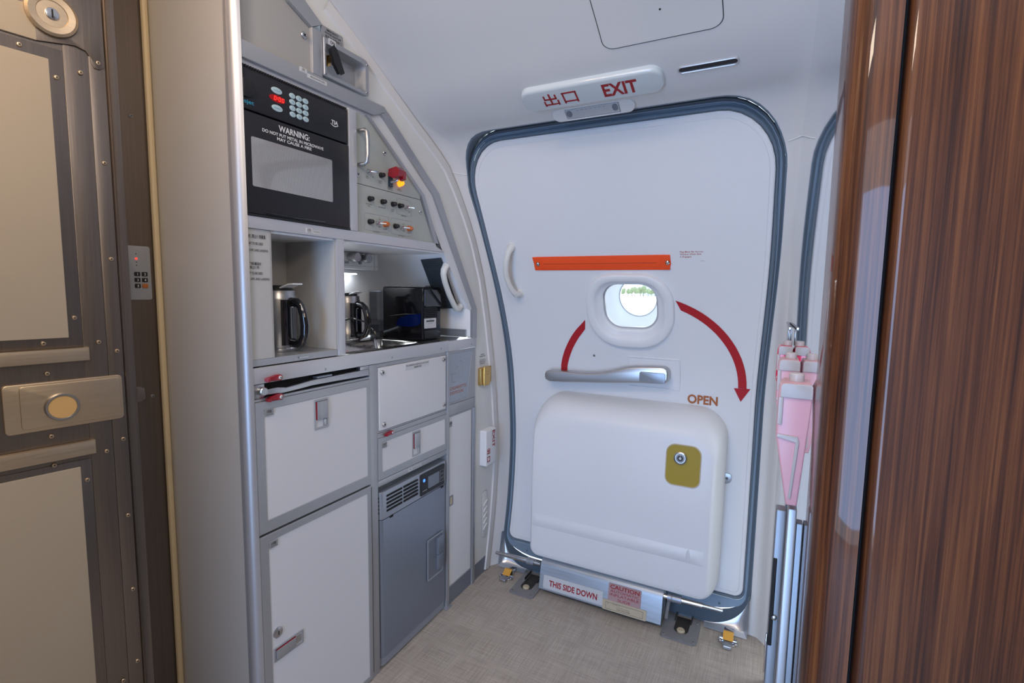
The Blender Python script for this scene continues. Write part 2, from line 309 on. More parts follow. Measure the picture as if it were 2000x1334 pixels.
# ------------------------------------------------------------------ mesh collector
class MB:
    def __init__(s): s.v = []; s.f = []
    def add(s, V, F):
        o = len(s.v); s.v += [Vector(p) for p in V]; s.f += [tuple(i+o for i in f) for f in F]; return s
    def rings(s, Rs, cap0=False, cap1=True, closed=True):
        n = len(Rs[0]); V = [p for r in Rs for p in r]; F = []
        for k in range(len(Rs)-1):
            for i in range(n if closed else n-1):
                j = (i+1) % n; F.append((k*n+i, k*n+j, (k+1)*n+j, (k+1)*n+i))
        if cap0: F.append(tuple(range(n-1, -1, -1)))
        if cap1: F.append(tuple((len(Rs)-1)*n+i for i in range(n)))
        return s.add(V, F)
    def slab(s, P, w0, w1, f, bev=0.0, seg=3, back=True):
        Rs = [[f(u, v, w0) for u, v in P]]
        if bev <= 0: Rs.append([f(u, v, w1) for u, v in P])
        else:
            for k in range(seg+1):
                a = .5*PI*k/seg; q = inset(P, bev*(1-math.cos(a))); Rs.append([f(u, v, w1-bev+bev*math.sin(a)) for u, v in q])
        return s.rings(Rs, back, True)
    def box(s, u0, u1, v0, v1, w0, w1, f=W, bev=0.0, seg=2):
        return s.slab([(u0, v0), (u1, v0), (u1, v1), (u0, v1)], w0, w1, f, bev, seg)
    def cbox(s, x0, x1, y0, y1, z0, z1, b=0.003):
        """box with all edges chamfered, world axes"""
        P = lambda i: rr(x0+i, y0+i, x1-i, y1-i, max(b, 1e-4), 3)
        return s.rings([[Vector((x, y, z)) for x, y in P(i)] for i, z in ((b, z0), (b*.3, z0+b*.3), (0, z0+b), (0, z1-b), (b*.3, z1-b*.3), (b, z1))], True, True)
    def hole(s, P, Q, w0, w1, f, bev=0.0):
        """frame between outline P and inner outline Q (same count)"""
        b = bev
        Rs = [[f(u, v, w0) for u, v in P], [f(u, v, w1-b) for u, v in P]]
        if b: Rs.append([f(u, v, w1) for u, v in inset(P, b)]); Rs.append([f(u, v, w1) for u, v in inset(Q, -b)])
        else: Rs.append([f(u, v, w1) for u, v in Q])
        if b: Rs.append([f(u, v, w1-b) for u, v in Q])
        Rs.append([f(u, v, w0) for u, v in Q])
        return s.rings(Rs, False, False)
    def rframe(s, u0, v0, u1, v1, t, w0, w1, f, bev=0.0012):
        tl, tr, tb, tt = t if isinstance(t, (tuple, list)) else (t,)*4
        return s.hole([(u0, v0), (u1, v0), (u1, v1), (u0, v1)], [(u0+tl, v0+tb), (u1-tr, v0+tb), (u1-tr, v1-tt), (u0+tl, v1-tt)], w0, w1, f, bev)
    def cyl(s, u, v, r, w0, w1, f, n=18, bev=0.0, r0=None):
        P0 = ell(u, v, r0 if r0 else r, n=n)
        if r0: return s.rings([[f(a, b, w0) for a, b in P0], [f(a, b, w1) for a, b in ell(u, v, r, n=n)]], True, True)
        return s.slab(P0, w0, w1, f, bev)
    def lathe(s, prof, f, n=32, cap0=True, cap1=True):
        return s.rings([[f(r*math.cos(2*PI*k/n), r*math.sin(2*PI*k/n), h) for k in range(n)] for r, h in prof], cap0, cap1)
    def tube(s, pts, r, n=10, f=None, flat=1.0, caps=True):
        P = [Vector(f(*p)) if f else Vector(p) for p in pts]; Rs = []; prev = None
        for i, p in enumerate(P):
            t = (P[min(i+1, len(P)-1)]-P[max(i-1, 0)]).normalized()
            if prev is None:
                a = Vector((0, 0, 1)) if abs(t.z) < .9 else Vector((1, 0, 0)); prev = t.cross(a).normalized()
            nrm = (prev-t*prev.dot(t)).normalized(); prev = nrm; bi = t.cross(nrm)
            q = r[i] if isinstance(r, (list, tuple)) else r
            Rs.append([p+nrm*q*math.cos(2*PI*k/n)+bi*q*flat*math.sin(2*PI*k/n) for k in range(n)])
        return s.rings(Rs, caps, caps)
    def strip(s, A, B, f, w=0.0, w0=None):
        """ribbon between two polylines"""
        n = len(A); V = [f(*p, w) for p in A]+[f(*p, w) for p in B]; F = [(i, i+1, n+i+1, n+i) for i in range(n-1)]
        s.add(V, F)
        if w0 is not None:
            R = list(A)+list(B)[::-1]; s.rings([[f(*p, w0) for p in R], [f(*p, w) for p in R]], False, False)
        return s
    def text(s, txt, u, v, h, f, w=0.0008, width=None, align='CENTER', bold=0.0, slant=0.0, spacing=1.0):
        c = bpy.data.curves.new('t', 'FONT'); c.body = txt; c.size = 1.0; c.offset = bold; c.resolution_u = 3; c.space_character = spacing
        o = bpy.data.objects.new('t', c); col.objects.link(o)
        me = bpy.data.meshes.new_from_object(o.evaluated_get(bpy.context.evaluated_depsgraph_get()) if False else o)
        P = [(q.co.x, q.co.y) for q in me.vertices]; F = [tuple(p.vertices) for p in me.polygons]
        bpy.data.objects.remove(o); bpy.data.curves.remove(c); bpy.data.meshes.remove(me)
        if not P: return s
        x0, x1 = min(p[0] for p in P), max(p[0] for p in P); k = h/0.727; kx = width/(x1-x0) if width else k
        off = -(x0+x1)/2 if align == 'CENTER' else (-x0 if align == 'LEFT' else -x1)
        return s.add([f(u+(x+off)*kx+slant*y*k, v+y*k, w) for x, y in P], F)
    def build(s, name, m, parent=None, origin=None, smooth=35):
        me = bpy.data.meshes.new(name); o = bpy.data.objects.new(name, me); col.objects.link(o)
        if origin is None:
            lo = [min(p[i] for p in s.v) for i in range(3)]; hi = [max(p[i] for p in s.v) for i in range(3)]
            origin = Vector(((lo[0]+hi[0])/2, (lo[1]+hi[1])/2, lo[2] if parent is None else (lo[2]+hi[2])/2))
        origin = Vector(origin)
        me.from_pydata([p-origin for p in s.v], [], s.f); me.validate(); me.update()
        for p in me.polygons: p.use_smooth = True
        me.set_sharp_from_angle(angle=math.radians(smooth))
        me.materials.append(m if not isinstance(m, str) else M[m])
        WL[o.name] = origin
        if parent is not None: o.parent = parent; o.location = origin-WL[parent.name]
        else: o.location = origin
        return o
WL = {}
def tag(o, label=None, cat=None, group=None, kind=None):
    if label: o['label'] = label
    if cat: o['category'] = cat
    if group: o['group'] = group
    if kind: o['kind'] = kind
    return o
def thing(name, loc, label, cat, group=None, kind=None):
    o = bpy.data.objects.new(name, None); col.objects.link(o); o.empty_display_size = .05
    o.location = loc; WL[o.name] = Vector(loc)
    return tag(o, label, cat, group, kind)
def struct(name, mb, m, **k): return tag(mb.build(name, m, **k), kind='structure')
def sroot(name, loc): return thing(name, loc, None, None, kind='structure')
def kids(o): return [c for c in bpy.data.objects if c.parent == o]
def copy_tree(o, delta, parent=None, label=None):
    c = o.copy(); col.objects.link(c); WL[c.name] = WL[o.name]+Vector(delta)
    if parent is None: c.location = o.location+Vector(delta)
    else: c.parent = parent
    for ch in kids(o):
        if ch != c: copy_tree(ch, delta, c)
    if label: c['label'] = label
    return c
def dup(o, delta):
    c = o.copy(); col.objects.link(c); c.location = o.location+Vector(delta); WL[c.name] = WL[o.name]+Vector(delta)
    for ch in kids(o):
        d = ch.copy(); col.objects.link(d); d.parent = c; WL[d.name] = WL[ch.name]+Vector(delta)
    return c
def screw(f, u, v, r, parent, m='satin', w=0.0, name='screw'):
    """domed cross-head screw with a dark recess"""
    o = MB().lathe([(r, 0), (r, r*.25), (r*.8, r*.5), (r*.45, r*.58)], lambda a, b, c: f(u+a, v+b, w+c), 14).build(name, m, parent)
    k = MB()
    for a in (PI/4, 3*PI/4):
        ca, sa = math.cos(a)*r*.5, math.sin(a)*r*.5; na, nb = -math.sin(a)*r*.12, math.cos(a)*r*.12
        k.slab([(u-ca-na, v-sa-nb), (u+ca-na, v+sa-nb), (u+ca+na, v+sa+nb), (u-ca+na, v-sa+nb)], w+r*.5, w+r*.64, f)
    k.build('cross_recess', 'dark', o)
    return o

# ================================================================== SETTING
# ------------------------------------------------------------------ outside
mb = MB(); mb.box(-400, 300, 2.3, 900, -2.9, -2.75); g = struct('ground', mb, 'tarmac')
def tree(x, y, h, seed):
    R = random.Random(seed); mb = MB()
    for k in range(9):
        a = R.random()*2*PI; d = R.random()*h*.22; cz = h*(.45+.45*R.random()); q = h*(.16+.1*R.random())
        mb.lathe([(q*math.sin(PI*j/6), cz-q*math.cos(PI*j/6)) for j in range(7)], lambda p, s, t: (p+d*math.cos(a), s+d*math.sin(a), t), 10, False, False)
    t = thing('roadside_tree', (x, y, -2.75), 'far green tree across the apron, seen through the small door window', 'tree', 'trees beyond the apron')
    c = mb
    c.v = [v+Vector((x, y, -2.75)) for v in c.v]; c.build('crown', 'leaf', t)
    MB().lathe([(h*.03, 0), (h*.02, h*.5)], lambda p, s, t_: (x+p, y+s, -2.75+t_), 8).build('trunk', 'caramel', t)
for i in range(24): tree(-146+i*3.4+(i*5 % 4)*.3, 430+(i % 3)*15, 5.8+(i*29 % 7)*.5, i)
b = thing('hangar', (-105, 520, -2.75), 'pale blue building far across the apron, seen through the door window above the trees', 'building')
MB().box(-118, -92, 510, 530, -2.75, 10.2).build('wall', 'farwall', b)
mb = MB().slab([(-119, 10.2), (-91, 10.2), (-105, 12.0)], -531, -509, lambda u, v, w: Vector((u, -w, v))); mb.build('roof', 'label', b)

# ------------------------------------------------------------------ floor, shell
mb = MB().box(-1.36, 2.6, -1.55, 1.90, -0.05, 0.0); struct('floor', mb, 'floor')
XL, XR = -1.022, 0.14
OUT = rr(-0.972, 0.004, 0.004, 1.662, (.13, .13, .165, .165), 10, sub=.035)
def taper(P):                                                       # the aft edge leans in slightly below the window
    return [(x-(.020*(1-sm((z-.75)/.6)) if x > -.3 else 0)*(sm((x+.3)/.3)), z) for x, z in P]
OUT = taper(OUT)
def rect_hit(p, c=(-.49, .85), x0=XL, x1=XR, z0=-.02, z1=2.2):
    dx, dz = p[0]-c[0], p[1]-c[1]; t = 1e9
    if dx > 0: t = min(t, (x1-c[0])/dx)
    if dx < 0: t = min(t, (x0-c[0])/dx)
    if dz > 0: t = min(t, (z1-c[1])/dz)
    if dz < 0: t = min(t, (z0-c[1])/dz)
    return (c[0]+dx*t, c[1]+dz*t)
fr = [0, .012, .03, .06, .1, .15, .2, .27, .34, .42, .5, .58, .66, .75, .83, .92, 1]
Rs = []
for f in fr:
    ring = []
    for p in OUT:
        q = rect_hit(p); ff = f
        ring.append(L_(p[0]+(q[0]-p[0])*ff, p[1]+(q[1]-p[1])*ff))
    Rs.append(ring)
mb = MB().rings(Rs[::-1], False, False)
# return edge of the opening, behind the seal
struct('wall_starboard', mb, 'liner', smooth=60)
mb = MB().rings([[L_(x, t, .0006) for x, t in inset(OUT, -.004)], [L_(x, t) for x, t in inset(OUT, .0005)], [D(x, t, -.004)+Vector((0, .004, .002 if t > 1.4 else 0)) for x, t in OUT], [D(x, t, -.03) for x, t in OUT]], False, False)
struct('trim_6', mb, 'seal', smooth=40)
# ceiling: on from the liner to the port side
cz = smoothT([(.945, 1.853), (.7, 1.965), (.45, 2.045), (.15, 2.09), (-.3, 2.10)][::-1], 5)
mb = MB(); prof = [(y, z) for y, z in cz]+[]
A = [Vector((-1.36, y, z)) for y, z in prof]; B = [Vector((2.6, y, z)) for y, z in prof]
A2 = [Vector((-1.36, -1.52, 2.10))]+A; B2 = [Vector((2.6, -1.52, 2.10))]+B
n = len(A2); mb.add(A2+B2, [(i, i+1, n+i+1, n+i) for i in range(n-1)])
mb.add([p+Vector((0, 0, .06)) for p in A2+B2], [(n+i, n+i+1, i+1, i) for i in range(n-1)])
struct('ceiling', mb, 'liner')
# seams of the liner panels beside the door
for nm, xa, xb in (('trim_1', XL, -.968), ('trim_2', .006, .036)):
    mb = MB()
    N_ = 8; pts = [(xa+(xb-xa)*k/N_, 1.555) for k in range(N_+1)]
    mb.rings([[L_(x, t-.0018, .0012) for x, t in pts], [L_(x, t, .003) for x, t in pts], [L_(x, t+.0018, .0012) for x, t in pts]], False, False, False)
    struct(nm, mb, 'ivory')
# forward wall between the galley frame and the liner, in the galley's plane
seam = [(t, *interp(LB, t)) for t in [-.1, 0, .1, .2, .3, .45, .6, .75, .9, 1.05, 1.2, 1.34, 1.42, 1.5, 1.58, 1.66, 1.74, 1.83, 1.9, 1.98, 2.1, 2.2]]
sy_ = [(y, z) for _, y, z in seam]
inner = [(1.646, z) for _, y, z in seam]
frame_o = [(1.6465, -.1), (1.6465, 1.087), (1.402, 1.470), (1.159, 1.650), (1.080, 1.664), (1.080, 1.7545), (.9945, 1.7558), (.9945, 1.7825), (.927, 1.784), (.78, 1.90)]
def frame_y(z):
    T = [(z, y) for y, z in frame_o]
    return interp(T, z)[0]
mb = MB(); zs = [max(0.0, z) if i else 0.0 for i, (_, y, z) in enumerate(seam)]
A = [(frame_y(z) if z < 1.857 else .82, z) for y, z in sy_ if z > -.05]; B = [(y, z) for y, z in sy_ if z > -.05]
# finer
zz = sorted(set([z for _, z in B]+[1.0865, 1.0875, 1.469, 1.4705, 1.6495, 1.6505, 1.663, 1.6645, 1.7544, 1.7546, 1.7557, 1.7559, 1.7824, 1.7826, 1.7839, 1.7841]))
LBz = sorted([(z, y) for y, z in sy_]); 
A = [(frame_y(z), z) for z in zz]; B = [(interp(LBz, z)[0]-.0005, z) for z in zz]
mb.strip(A, B, G, -.004)
struct('wall_forward', mb, 'ivory')
# moulding that follows the seam
mb = MB(); zz2 = [z for z in zz if z >= 0]
def seamstrip(d0, d1, w):
    P = [(interp(LBz, z)[0], z) for z in [k*1.85/60 for k in range(61)]]; n = len(P); R = []
    for d in (d0, d1):
        row = []
        for i, p in enumerate(P):
            a, b = P[max(i-1, 0)], P[min(i+1, n-1)]; tx, tz = b[0]-a[0], b[1]-a[1]; l = math.hypot(tx, tz)
            row.append((p[0]-tz/l*d, p[1]+tx/l*d))
        R.append(row)
    return R
a, b = seamstrip(.030, .002, 0); mb.strip(a, b, G, .0015); 
a0, _ = seamstrip(.0335, 0, 0); mb.rings([[G(u, v, -.004) for u, v in a0], [G(u, v, .0015) for u, v in a]], False, False, False)
_, b1 = seamstrip(0, .000, 0); mb.rings([[G(u, v, .0015) for u, v in b], [G(u, v, -.022) for u, v in b1]], False, False, False)
struct('trim_3', mb, 'liner', smooth=25)
# forward bulkhead, jamb, cream seal
mb = MB().box(-1.42, -1.365, -1.55, .90, 0, 2.2); struct('wall_bulkhead', mb, 'cabinwall')
mb = MB().box(.50, .6985, 0, 2.09, -.05, 0, J); struct('door_jamb', mb, 'jamb')['kind'] = 'structure'
for (px_, v) in ((.655, 1.528), (.665, .884)): pass
mb = MB().tube([(-1.2955, .6925, .002), (-1.2955, .6925, 2.085)], .0075, 10); struct('trim_4', mb, 'cream')
# port side with the open boarding door
mb = MB()
mb.box(-1.36, -.82, -1.58, -1.52, 0, 2.2); mb.box(.06, 2.6, -1.58, -1.52, 0, 2.2); mb.box(-.82, .06, -1.58, -1.52, 1.92, 2.2)
struct('wall_port', mb, 'cabinwall')
mb = MB().box(-1.36, -.78, -.20, -.16, 0, 2.09); struct('wall_daylight_screen', mb, 'cabinwall')  # unseen wall, added to shade the galley end and flight deck door from daylight
mb = MB().box(2.55, 2.6, -1.52, 1.9, 0, 2.2); struct('wall_aft', mb, 'cabinwall')

# ================================================================== SERVICE DOOR
door = sroot('door_1', (-.48, wd(.02), .004))
PIN = taper(rr(-0.948, 0.113, -0.019, 1.637, (.03, .03, .142, .142), 8, sub=.03))
WC = (-.449, 1.106)
def ray_r(P, ang):
    """distance from WC to closed outline P along ang"""
    dx, dz = math.cos(ang), math.sin(ang); best = None
    for i in range(len(P)):
        a, b = P[i-1], P[i]; ax, az, bx, bz = a[0]-WC[0], a[1]-WC[1], b[0]-WC[0], b[1]-WC[1]
        ex, ez = bx-ax, bz-az; den = dx*ez-dz*ex
        if abs(den) < 1e-12: continue
        t = (ax*ez-az*ex)/den; s_ = (ax*dz-az*dx)/den
        if t > 0 and -1e-6 <= s_ <= 1+1e-6 and (best is None or t > best): best = t
    return best
HOLE = rr(-.548, 1.024, -.354, 1.186, (.062, .062, .058, .058), 8)
BEZO = rr(-.606, .964, -.296, 1.229, (.125, .125, .105, .105), 8)
def at_ang(P, c=None): return [(WC[0]+ray_r(P, a)*math.cos(a), WC[1]+ray_r(P, a)*math.sin(a)) for a in c]
angP = [math.atan2(p[1]-WC[1], p[0]-WC[0]) for p in PIN]
holeP = at_ang(HOLE, angP); bezP = at_ang(inset(BEZO, .02), angP)
Rs = [[D(x, z, -.02) for x, z in PIN], [D(x, z, .010) for x, z in PIN], [D(x, z, .013) for x, z in inset(PIN, .003)]]
for k in range(1, 25):
    f = k/24; ring = []
    for p, h in zip(inset(PIN, .003), bezP): ring.append(D(p[0]+(h[0]-p[0])*f, p[1]+(h[1]-p[1])*f, .013))
    Rs.append(ring)
MB().rings(Rs, False, False).build('door_panel', 'door', door)
# thin bead line near the panel edge
a, b = inset(PIN, .0125), inset(PIN, .0140)
MB().rings([[D(x, z, .0132) for x, z in a], [D(x, z, .0142) for x, z in inset(PIN, .01325)], [D(x, z, .0132) for x, z in b]], False, False).build('edge_bead', 'molded', door)
# seal: flat flange, groove, roll
so = at_ang(OUT, angP)
def lerpP(P, Q, f): return [(a[0]+(b[0]-a[0])*f, a[1]+(b[1]-a[1])*f) for a, b in zip(P, Q)]
prof = [(0, -.006), (.02, .004), (.36, .004), (.44, .004)]
MB().rings([[D(x, z, w) for x, z in lerpP(so, PIN, f)] for f, w in prof], False, False).build('outer_seal', 'seal_dark', door)
def roll(P, Q, lo, hi, w0, h, n=7):
    Rs = []
    for k in range(n+1):
        t = k/n; f = lo+(hi-lo)*t; Rs.append([D(x, z, w0+h*math.sin(PI*t)**.6) for x, z in lerpP(P, Q, f)])
    return Rs
# along the sill the seal band is wide and flat, so roll only where it is narrow
def seal_inner(p, q):
    d = math.hypot(p[0]-q[0], p[1]-q[1]); k = min(1.0, .0135/max(d, 1e-6)); return (q[0]+(p[0]-q[0])*k, q[1]+(p[1]-q[1])*k)
mid = [seal_inner(p, q) for p, q in zip(so, PIN)]
MB().rings(roll(mid, PIN, 0, 1, .002, .011), False, False).build('inner_seal', 'seal', door)
MB().rings([[D(x, z, .0045) for x, z in lerpP(so, mid, .55)], [D(x, z, .0035) for x, z in mid]], False, False).build('sill_plate', 'sill', door)
for x, z in ((-.86, .075), (-.5, .07), (-.11, .075), (-.30, .07)): screw(D, x, z, .0045, door, 'sill', .004, 'sill_rivet')
# red arrows
def arc(c, rx, rz, a0, a1, n=18): return [(c[0]+rx*math.cos(math.radians(a0+(a1-a0)*k/n)), c[1]+rz*math.sin(math.radians(a0+(a1-a0)*k/n))) for k in range(n+1)]
c0 = (-.402, .845)
o_, i_ = arc(c0, .335, .311, 0, 71), arc(c0, .309, .286, 0, 66)
MB().strip(i_, o_, D, .0148).strip([(-.106, .8435), (-.0805, .8445), (-.055, .8455)], [(-.0835, .7975), (-.083, .797), (-.0825, .7975)], D, .0148).build('arrow_marking', 'red', door)
def spl(P, n=5): return [q for q in [(x, z) for z, x in smoothT([(z, x) for x, z in P], n)]]
MB().strip(spl([(-.7335, .838), (-.7285, .885), (-.7065, .945), (-.667, 1.008), (-.6165, 1.060)]), spl([(-.7075, .838), (-.7025, .880), (-.682, .935), (-.652, .985), (-.6205, 1.024)]), D, .0148).build('arrow_tail_marking', 'red', door)
MB().text('OPEN', -.205, .7735, .0325, D, .0148, width=.1, bold=.03).build('lettering', 'orangeink', door)['label'] = 'orange OPEN lettering'
# handle: recessed plate, sculpted lever, inset button
MB().rframe(-.466, .814, -.281, .931, .004, .012, .0165, D, .001).slab(rr(-.463, .817, -.284, .928, .004), .012, .0138, D).build('handle_plate', 'molded', door)
H = frame((0, 1.815, 0), (1, 0, 0), (0, 0, 1))
top = spl([(.0, 0)], 1) if False else [(-.781, .838), (-.776, .848), (-.760, .852), (-.70, .8525), (-.64, .8525), (-.60, .8545), (-.56, .860), (-.52, .8705), (-.49, .880), (-.46, .889), (-.43, .8935), (-.39, .8965), (-.345, .899), (-.331, .8985), (-.320, .893), (-.314, .882)]
bot = [(-.781, .824), (-.777, .815), (-.760, .8085), (-.70, .8115), (-.64, .8165), (-.60, .8195), (-.56, .8225), (-.52, .826), (-.49, .829), (-.46, .832), (-.43, .835), (-.39, .837), (-.345, .839), (-.331, .8405), (-.321, .8445), (-.314, .855)]
P = bot+top[::-1]
hb = MB().slab(P, -.024, .014, H, .006, 3)
hb.build('handle_lever', 'satin', door)
MB().slab(rr(-.413, .8415, -.323, .8785, .008), .012, .0165, H, .0015).build('handle_button', 'fridgel', door)
MB().cyl(-.40, .866, .030, -.045, -.022, H, 20).build('handle_pivot', 'satin', door)
# assist handle
AH = [(-.856, 1.322, .016), (-.860, 1.314, .044), (-.869, 1.290, .056), (-.877, 1.262, .060), (-.880, 1.236, .061), (-.878, 1.210, .060), (-.873, 1.185, .055), (-.867, 1.163, .044), (-.864, 1.153, .016)]
mb = MB().tube([D(*p) for p in AH], [.013, .0115, .0105, .010, .010, .010, .0105, .0115, .013], 12)
for z in (1.322, 1.153): mb.cyl(-.858 if z > 1.2 else -.864, z, .0155, .012, .020, D, 16, .002)
mb.build('assist_handle', 'ivory', door)
screw(D, -.594, .922, .005, door, 'plate', .012)
# stay clip right of the slide pack
cl = MB().slab([(-.150, .488), (-.128, .488), (-.104, .498), (-.098, .507), (-.098, .523), (-.104, .530), (-.150, .536)], .012, .018, D, .001).build('stay_clip', 'satin', door)
screw(D, -.113, .513, .005, door, 'plate', .018)

# door window
win = sroot('window_1', (WC[0], wd(.97), .964))
N_ = 72; an = [2*PI*k/N_ for k in range(N_)]
bo, bi = at_ang(BEZO, an), at_ang(HOLE, an)
prof = [(0, .012), (.02, .020), (.07, .026), (.16, .029), (.50, .027), (.60, .024), (.66, .016), (.72, .011), (.90, .009), (.96, .007), (1.0, -.002), (1.0, -.018)]
MB().rings([[D(x, z, w) for x, z in lerpP(bo, bi, f)] for f, w in prof], False, False).build('bezel', 'molded', win, smooth=50)
ring2 = at_ang(inset(HOLE, .006), an)
MB().rings([[D(x, z, -.012) for x, z in bi], [D(x, z, -.010) for x, z in ring2], [D(x, z, -.022) for x, z in ring2]], False, False).build('gasket', 'trim_light', win)
MB().add([D(x, z, -.016) for x, z in ring2], [tuple(range(N_))]).build('inner_pane', 'glass', win)
# reveal funnel to the round outer pane
CC, CR = (-.454, 1.138), .068
pz = lambda x, z: Vector((x, 1.905+(1.138-z)*.42, z))
circ = [(CC[0]+CR*math.cos(a), CC[1]+CR*math.sin(a)) for a in an]
big = [(CC[0]+.17*math.cos(a), CC[1]+.15*math.sin(a)) for a in an]
mb = MB().rings([[D(x, z, -.020) for x, z in at_ang(inset(HOLE, -.035), an)], [pz(x, z) for x, z in big], [pz(x, z) for x, z in circ], [pz(x, z)+Vector((0, .018, .006)) for x, z in circ]], False, False)
mb.build('reveal', 'reveal', win)
mb = MB().rings([[pz(x, z)+Vector((0, -.001, 0)) for x, z in [(CC[0]+(CR+d)*math.cos(a), CC[1]+(CR+d)*math.sin(a)) for a in an]] for d in (.0035, .0005)], False, False)
mb.build('pane_ring', 'trim', win)
MB().add([pz(x, z)+Vector((0, .014, .005)) for x, z in circ], [tuple(range(N_))]).build('outer_pane', 'glass', win)

# warning flag (webbing strap)
flag = thing('warning_strap', D(-.543, 1.239, .014), 'bright orange webbing strap snapped flat across the white door above its small window', 'strap')
zt = lambda x: 1.2855-.0012*math.sin((x+.78)*7)
up_ = [(-.7835+.4805*k/24, 0) for k in range(25)]
P = [(-.779, 1.2395)]+[(-.765+.44*k/12, 1.2392) for k in range(13)]+[(-.3085, 1.239), (-.302, 1.256), (-.3035, 1.2845)]+[(-.325-.44*k/12, 1.2852) for k in range(13)]+[(-.7835, 1.2845), (-.7815, 1.262)]
MB().slab(P, .0135, .0165, D, .0008, 2).build('webbing', 'orange', flag)
for x0, x1 in ((-.7805, -.750), (-.3335, -.3045)):
    MB().slab(rr(x0, 1.2405, x1, 1.2845, .001), .0165, .0185, D, .0006).build('folded_end', 'orange', flag)
st = MB()
for k in range(66): st.box(-.745+k*.0061, -.745+k*.0061+.0036, 1.2612, 1.2622, .0160, .0170, D)
st.build('stitching', 'ink', flag)
for x, z, mm in ((-.7645, 1.2625, 'satin'), (-.3115, 1.2625, 'chrome')):
    q = MB().lathe([(.0062, 0), (.0062, .002), (.004, .0042), (.0015, .0046)], lambda a, b, c: D(x+a, z+b, .0183+c), 16).build('snap_button', mm, flag)
    MB().hole(ell(x, z, .0070, n=16), ell(x, z, .0056, n=16), .0183, .0198, D).build('snap_rim', 'dark', q)

nt = thing('notice_label', D(-.237, 1.263, .014), 'small clear notice label with rust lettering right of the orange strap', 'label')
MB().slab(rr(-.276, 1.2625, -.198, 1.2975, .001), .0128, .0137, D).build('backing', 'door', nt)
MB().text('Flag Must Be Across', -.2735, 1.2905, .0048, D, .0142, .069, 'LEFT', .01).text('Window When Slide', -.2735, 1.2832, .0048, D, .0142, .064, 'LEFT', .01).text('is Engaged', -.2735, 1.2759, .0048, D, .0142, .034, 'LEFT', .01).build('lettering', 'redbrown', nt)
MB().box(-.214, -.201, 1.2645, 1.2652, .0134, .0141, D).build('part_number', 'greylabel', nt)

# ------------------------------------------------------------------ slide pack
pack = thing('slide_pack', (-.46, 1.80, .155), 'large white moulded escape slide pack bulging from the lower door', 'slide pack')
base = rr(-.805, .140, -.118, .765, (.03, .03, .10, .10), 8, sub=.03)
yf = lambda z: 1.700+.018*sm((z-.45)/.3)
Rs = []
for k in range(13):
    a = .5*PI*k/12; s_, c_ = math.sin(a)**.9, 1-math.cos(a)
    ring = []
    for x, z in base:
        ux = (x+.4615)/.3435; uz = (z-.46)/.305
        dx = -.030*c_*max(-1, min(1, ux*1.15)); dz = -(.085*c_*sm((z-.52)/.24)) + .012*c_*sm((.25-z)/.1)
        X, Z_ = x+dx, z+dz; y0 = wd(z)-.011; ring.append(Vector((X, y0+(yf(Z_)-y0)*s_, Z_)))
    Rs.append(ring)
last = [(p.x, p.z) for p in Rs[-1]]; cxm, czm = -.4615, .42
for f in (.06, .14, .3, .5, .75): Rs.append([Vector((x+(cxm-x)*f, yf(z+(czm-z)*f)-.002*math.sin(PI*min(1, f*1.2)), z+(czm-z)*f)) for x, z in last])
MB().rings(Rs, False, True).build('cover', 'molded', pack, smooth=60)
# moulded ridge low on the cover
PK = lambda x, z, w=0.0: Vector((x, yf(z)-.0015-w, z))
def ridge(x0, x1, z0, z1, name):
    A = [(x0, z0), (x1, z0), (x1, z1), (x0, z1)]; e = .018; B = [(x0+e, z0+.015), (x1-.006, z0+.015), (x1-.006, z1-.012), (x0+e, z1-.012)]
    return MB().rings([[PK(x, z, -.002) for x, z in A], [PK(x, z, .0005) for x, z in A], [PK(x, z, .007) for x, z in B]], False, True).build(name, 'molded', pack)
ridge(-.772, -.206, .268, .316, 'ridge')
A = [(-.205, .268), (-.158, .268), (-.158, .316), (-.205, .316)]; B = [(-.200, .283), (-.181, .283), (-.181, .304), (-.200, .304)]
MB().rings([[PK(x, z, -.002) for x, z in A], [PK(x, z, .0005) for x, z in A], [PK(x, z, .007) for x, z in B]], False, True).build('ridge_end', 'molded', pack)
# gauge window
MB().hole(rr(-.293, .524, -.181, .661, (.026, .026, .030, .030), 6), rr(-.290, .527, -.184, .658, (.024, .024, .028, .028), 6), -.002, .0030, PK, .0006).build('window_rim', 'tan', pack)
yw = MB().add([PK(x, z, .0015+.0008*math.sin(z*260+x*90)) for x, z in rr(-.290, .527, -.184, .658, (.024, .024, .028, .028), 6, sub=.006)], [tuple(range(len(rr(-.290, .527, -.184, .658, (.024, .024, .028, .028), 6, sub=.006))))])
yw.build('yellow_window', 'yellow', pack)
ga = MB().lathe([(.021, 0), (.021, .006), (.0175, .008), (.0165, .006), (.0165, .0055)], lambda a, b, c: PK(-.246+a, .617+b, .002+c), 28).build('pressure_gauge', 'satin', pack)
MB().cyl(-.246, .617, .0142, .004, .0085, PK, 24).build('dial', 'black', ga)
MB().hole(ell(-.246, .617, .0125, n=24), ell(-.246, .617, .0105, n=24), .008, .0090, PK).cyl(-.246, .617, .004, .008, .0100, PK, 14).build('dial_scale', 'label', ga)
MB().box(-.2465, -.2455, .617, .627, .0085, .0095, PK).build('needle', 'label', ga)
for dx in (0, .011): 
    MB().lathe([(.0035, 0), (.0025, .0018), (.0008, .0024)], lambda a, b, c: PK(-.240+dx+a, .168+b, c), 10).build('pin', 'molded', pack)

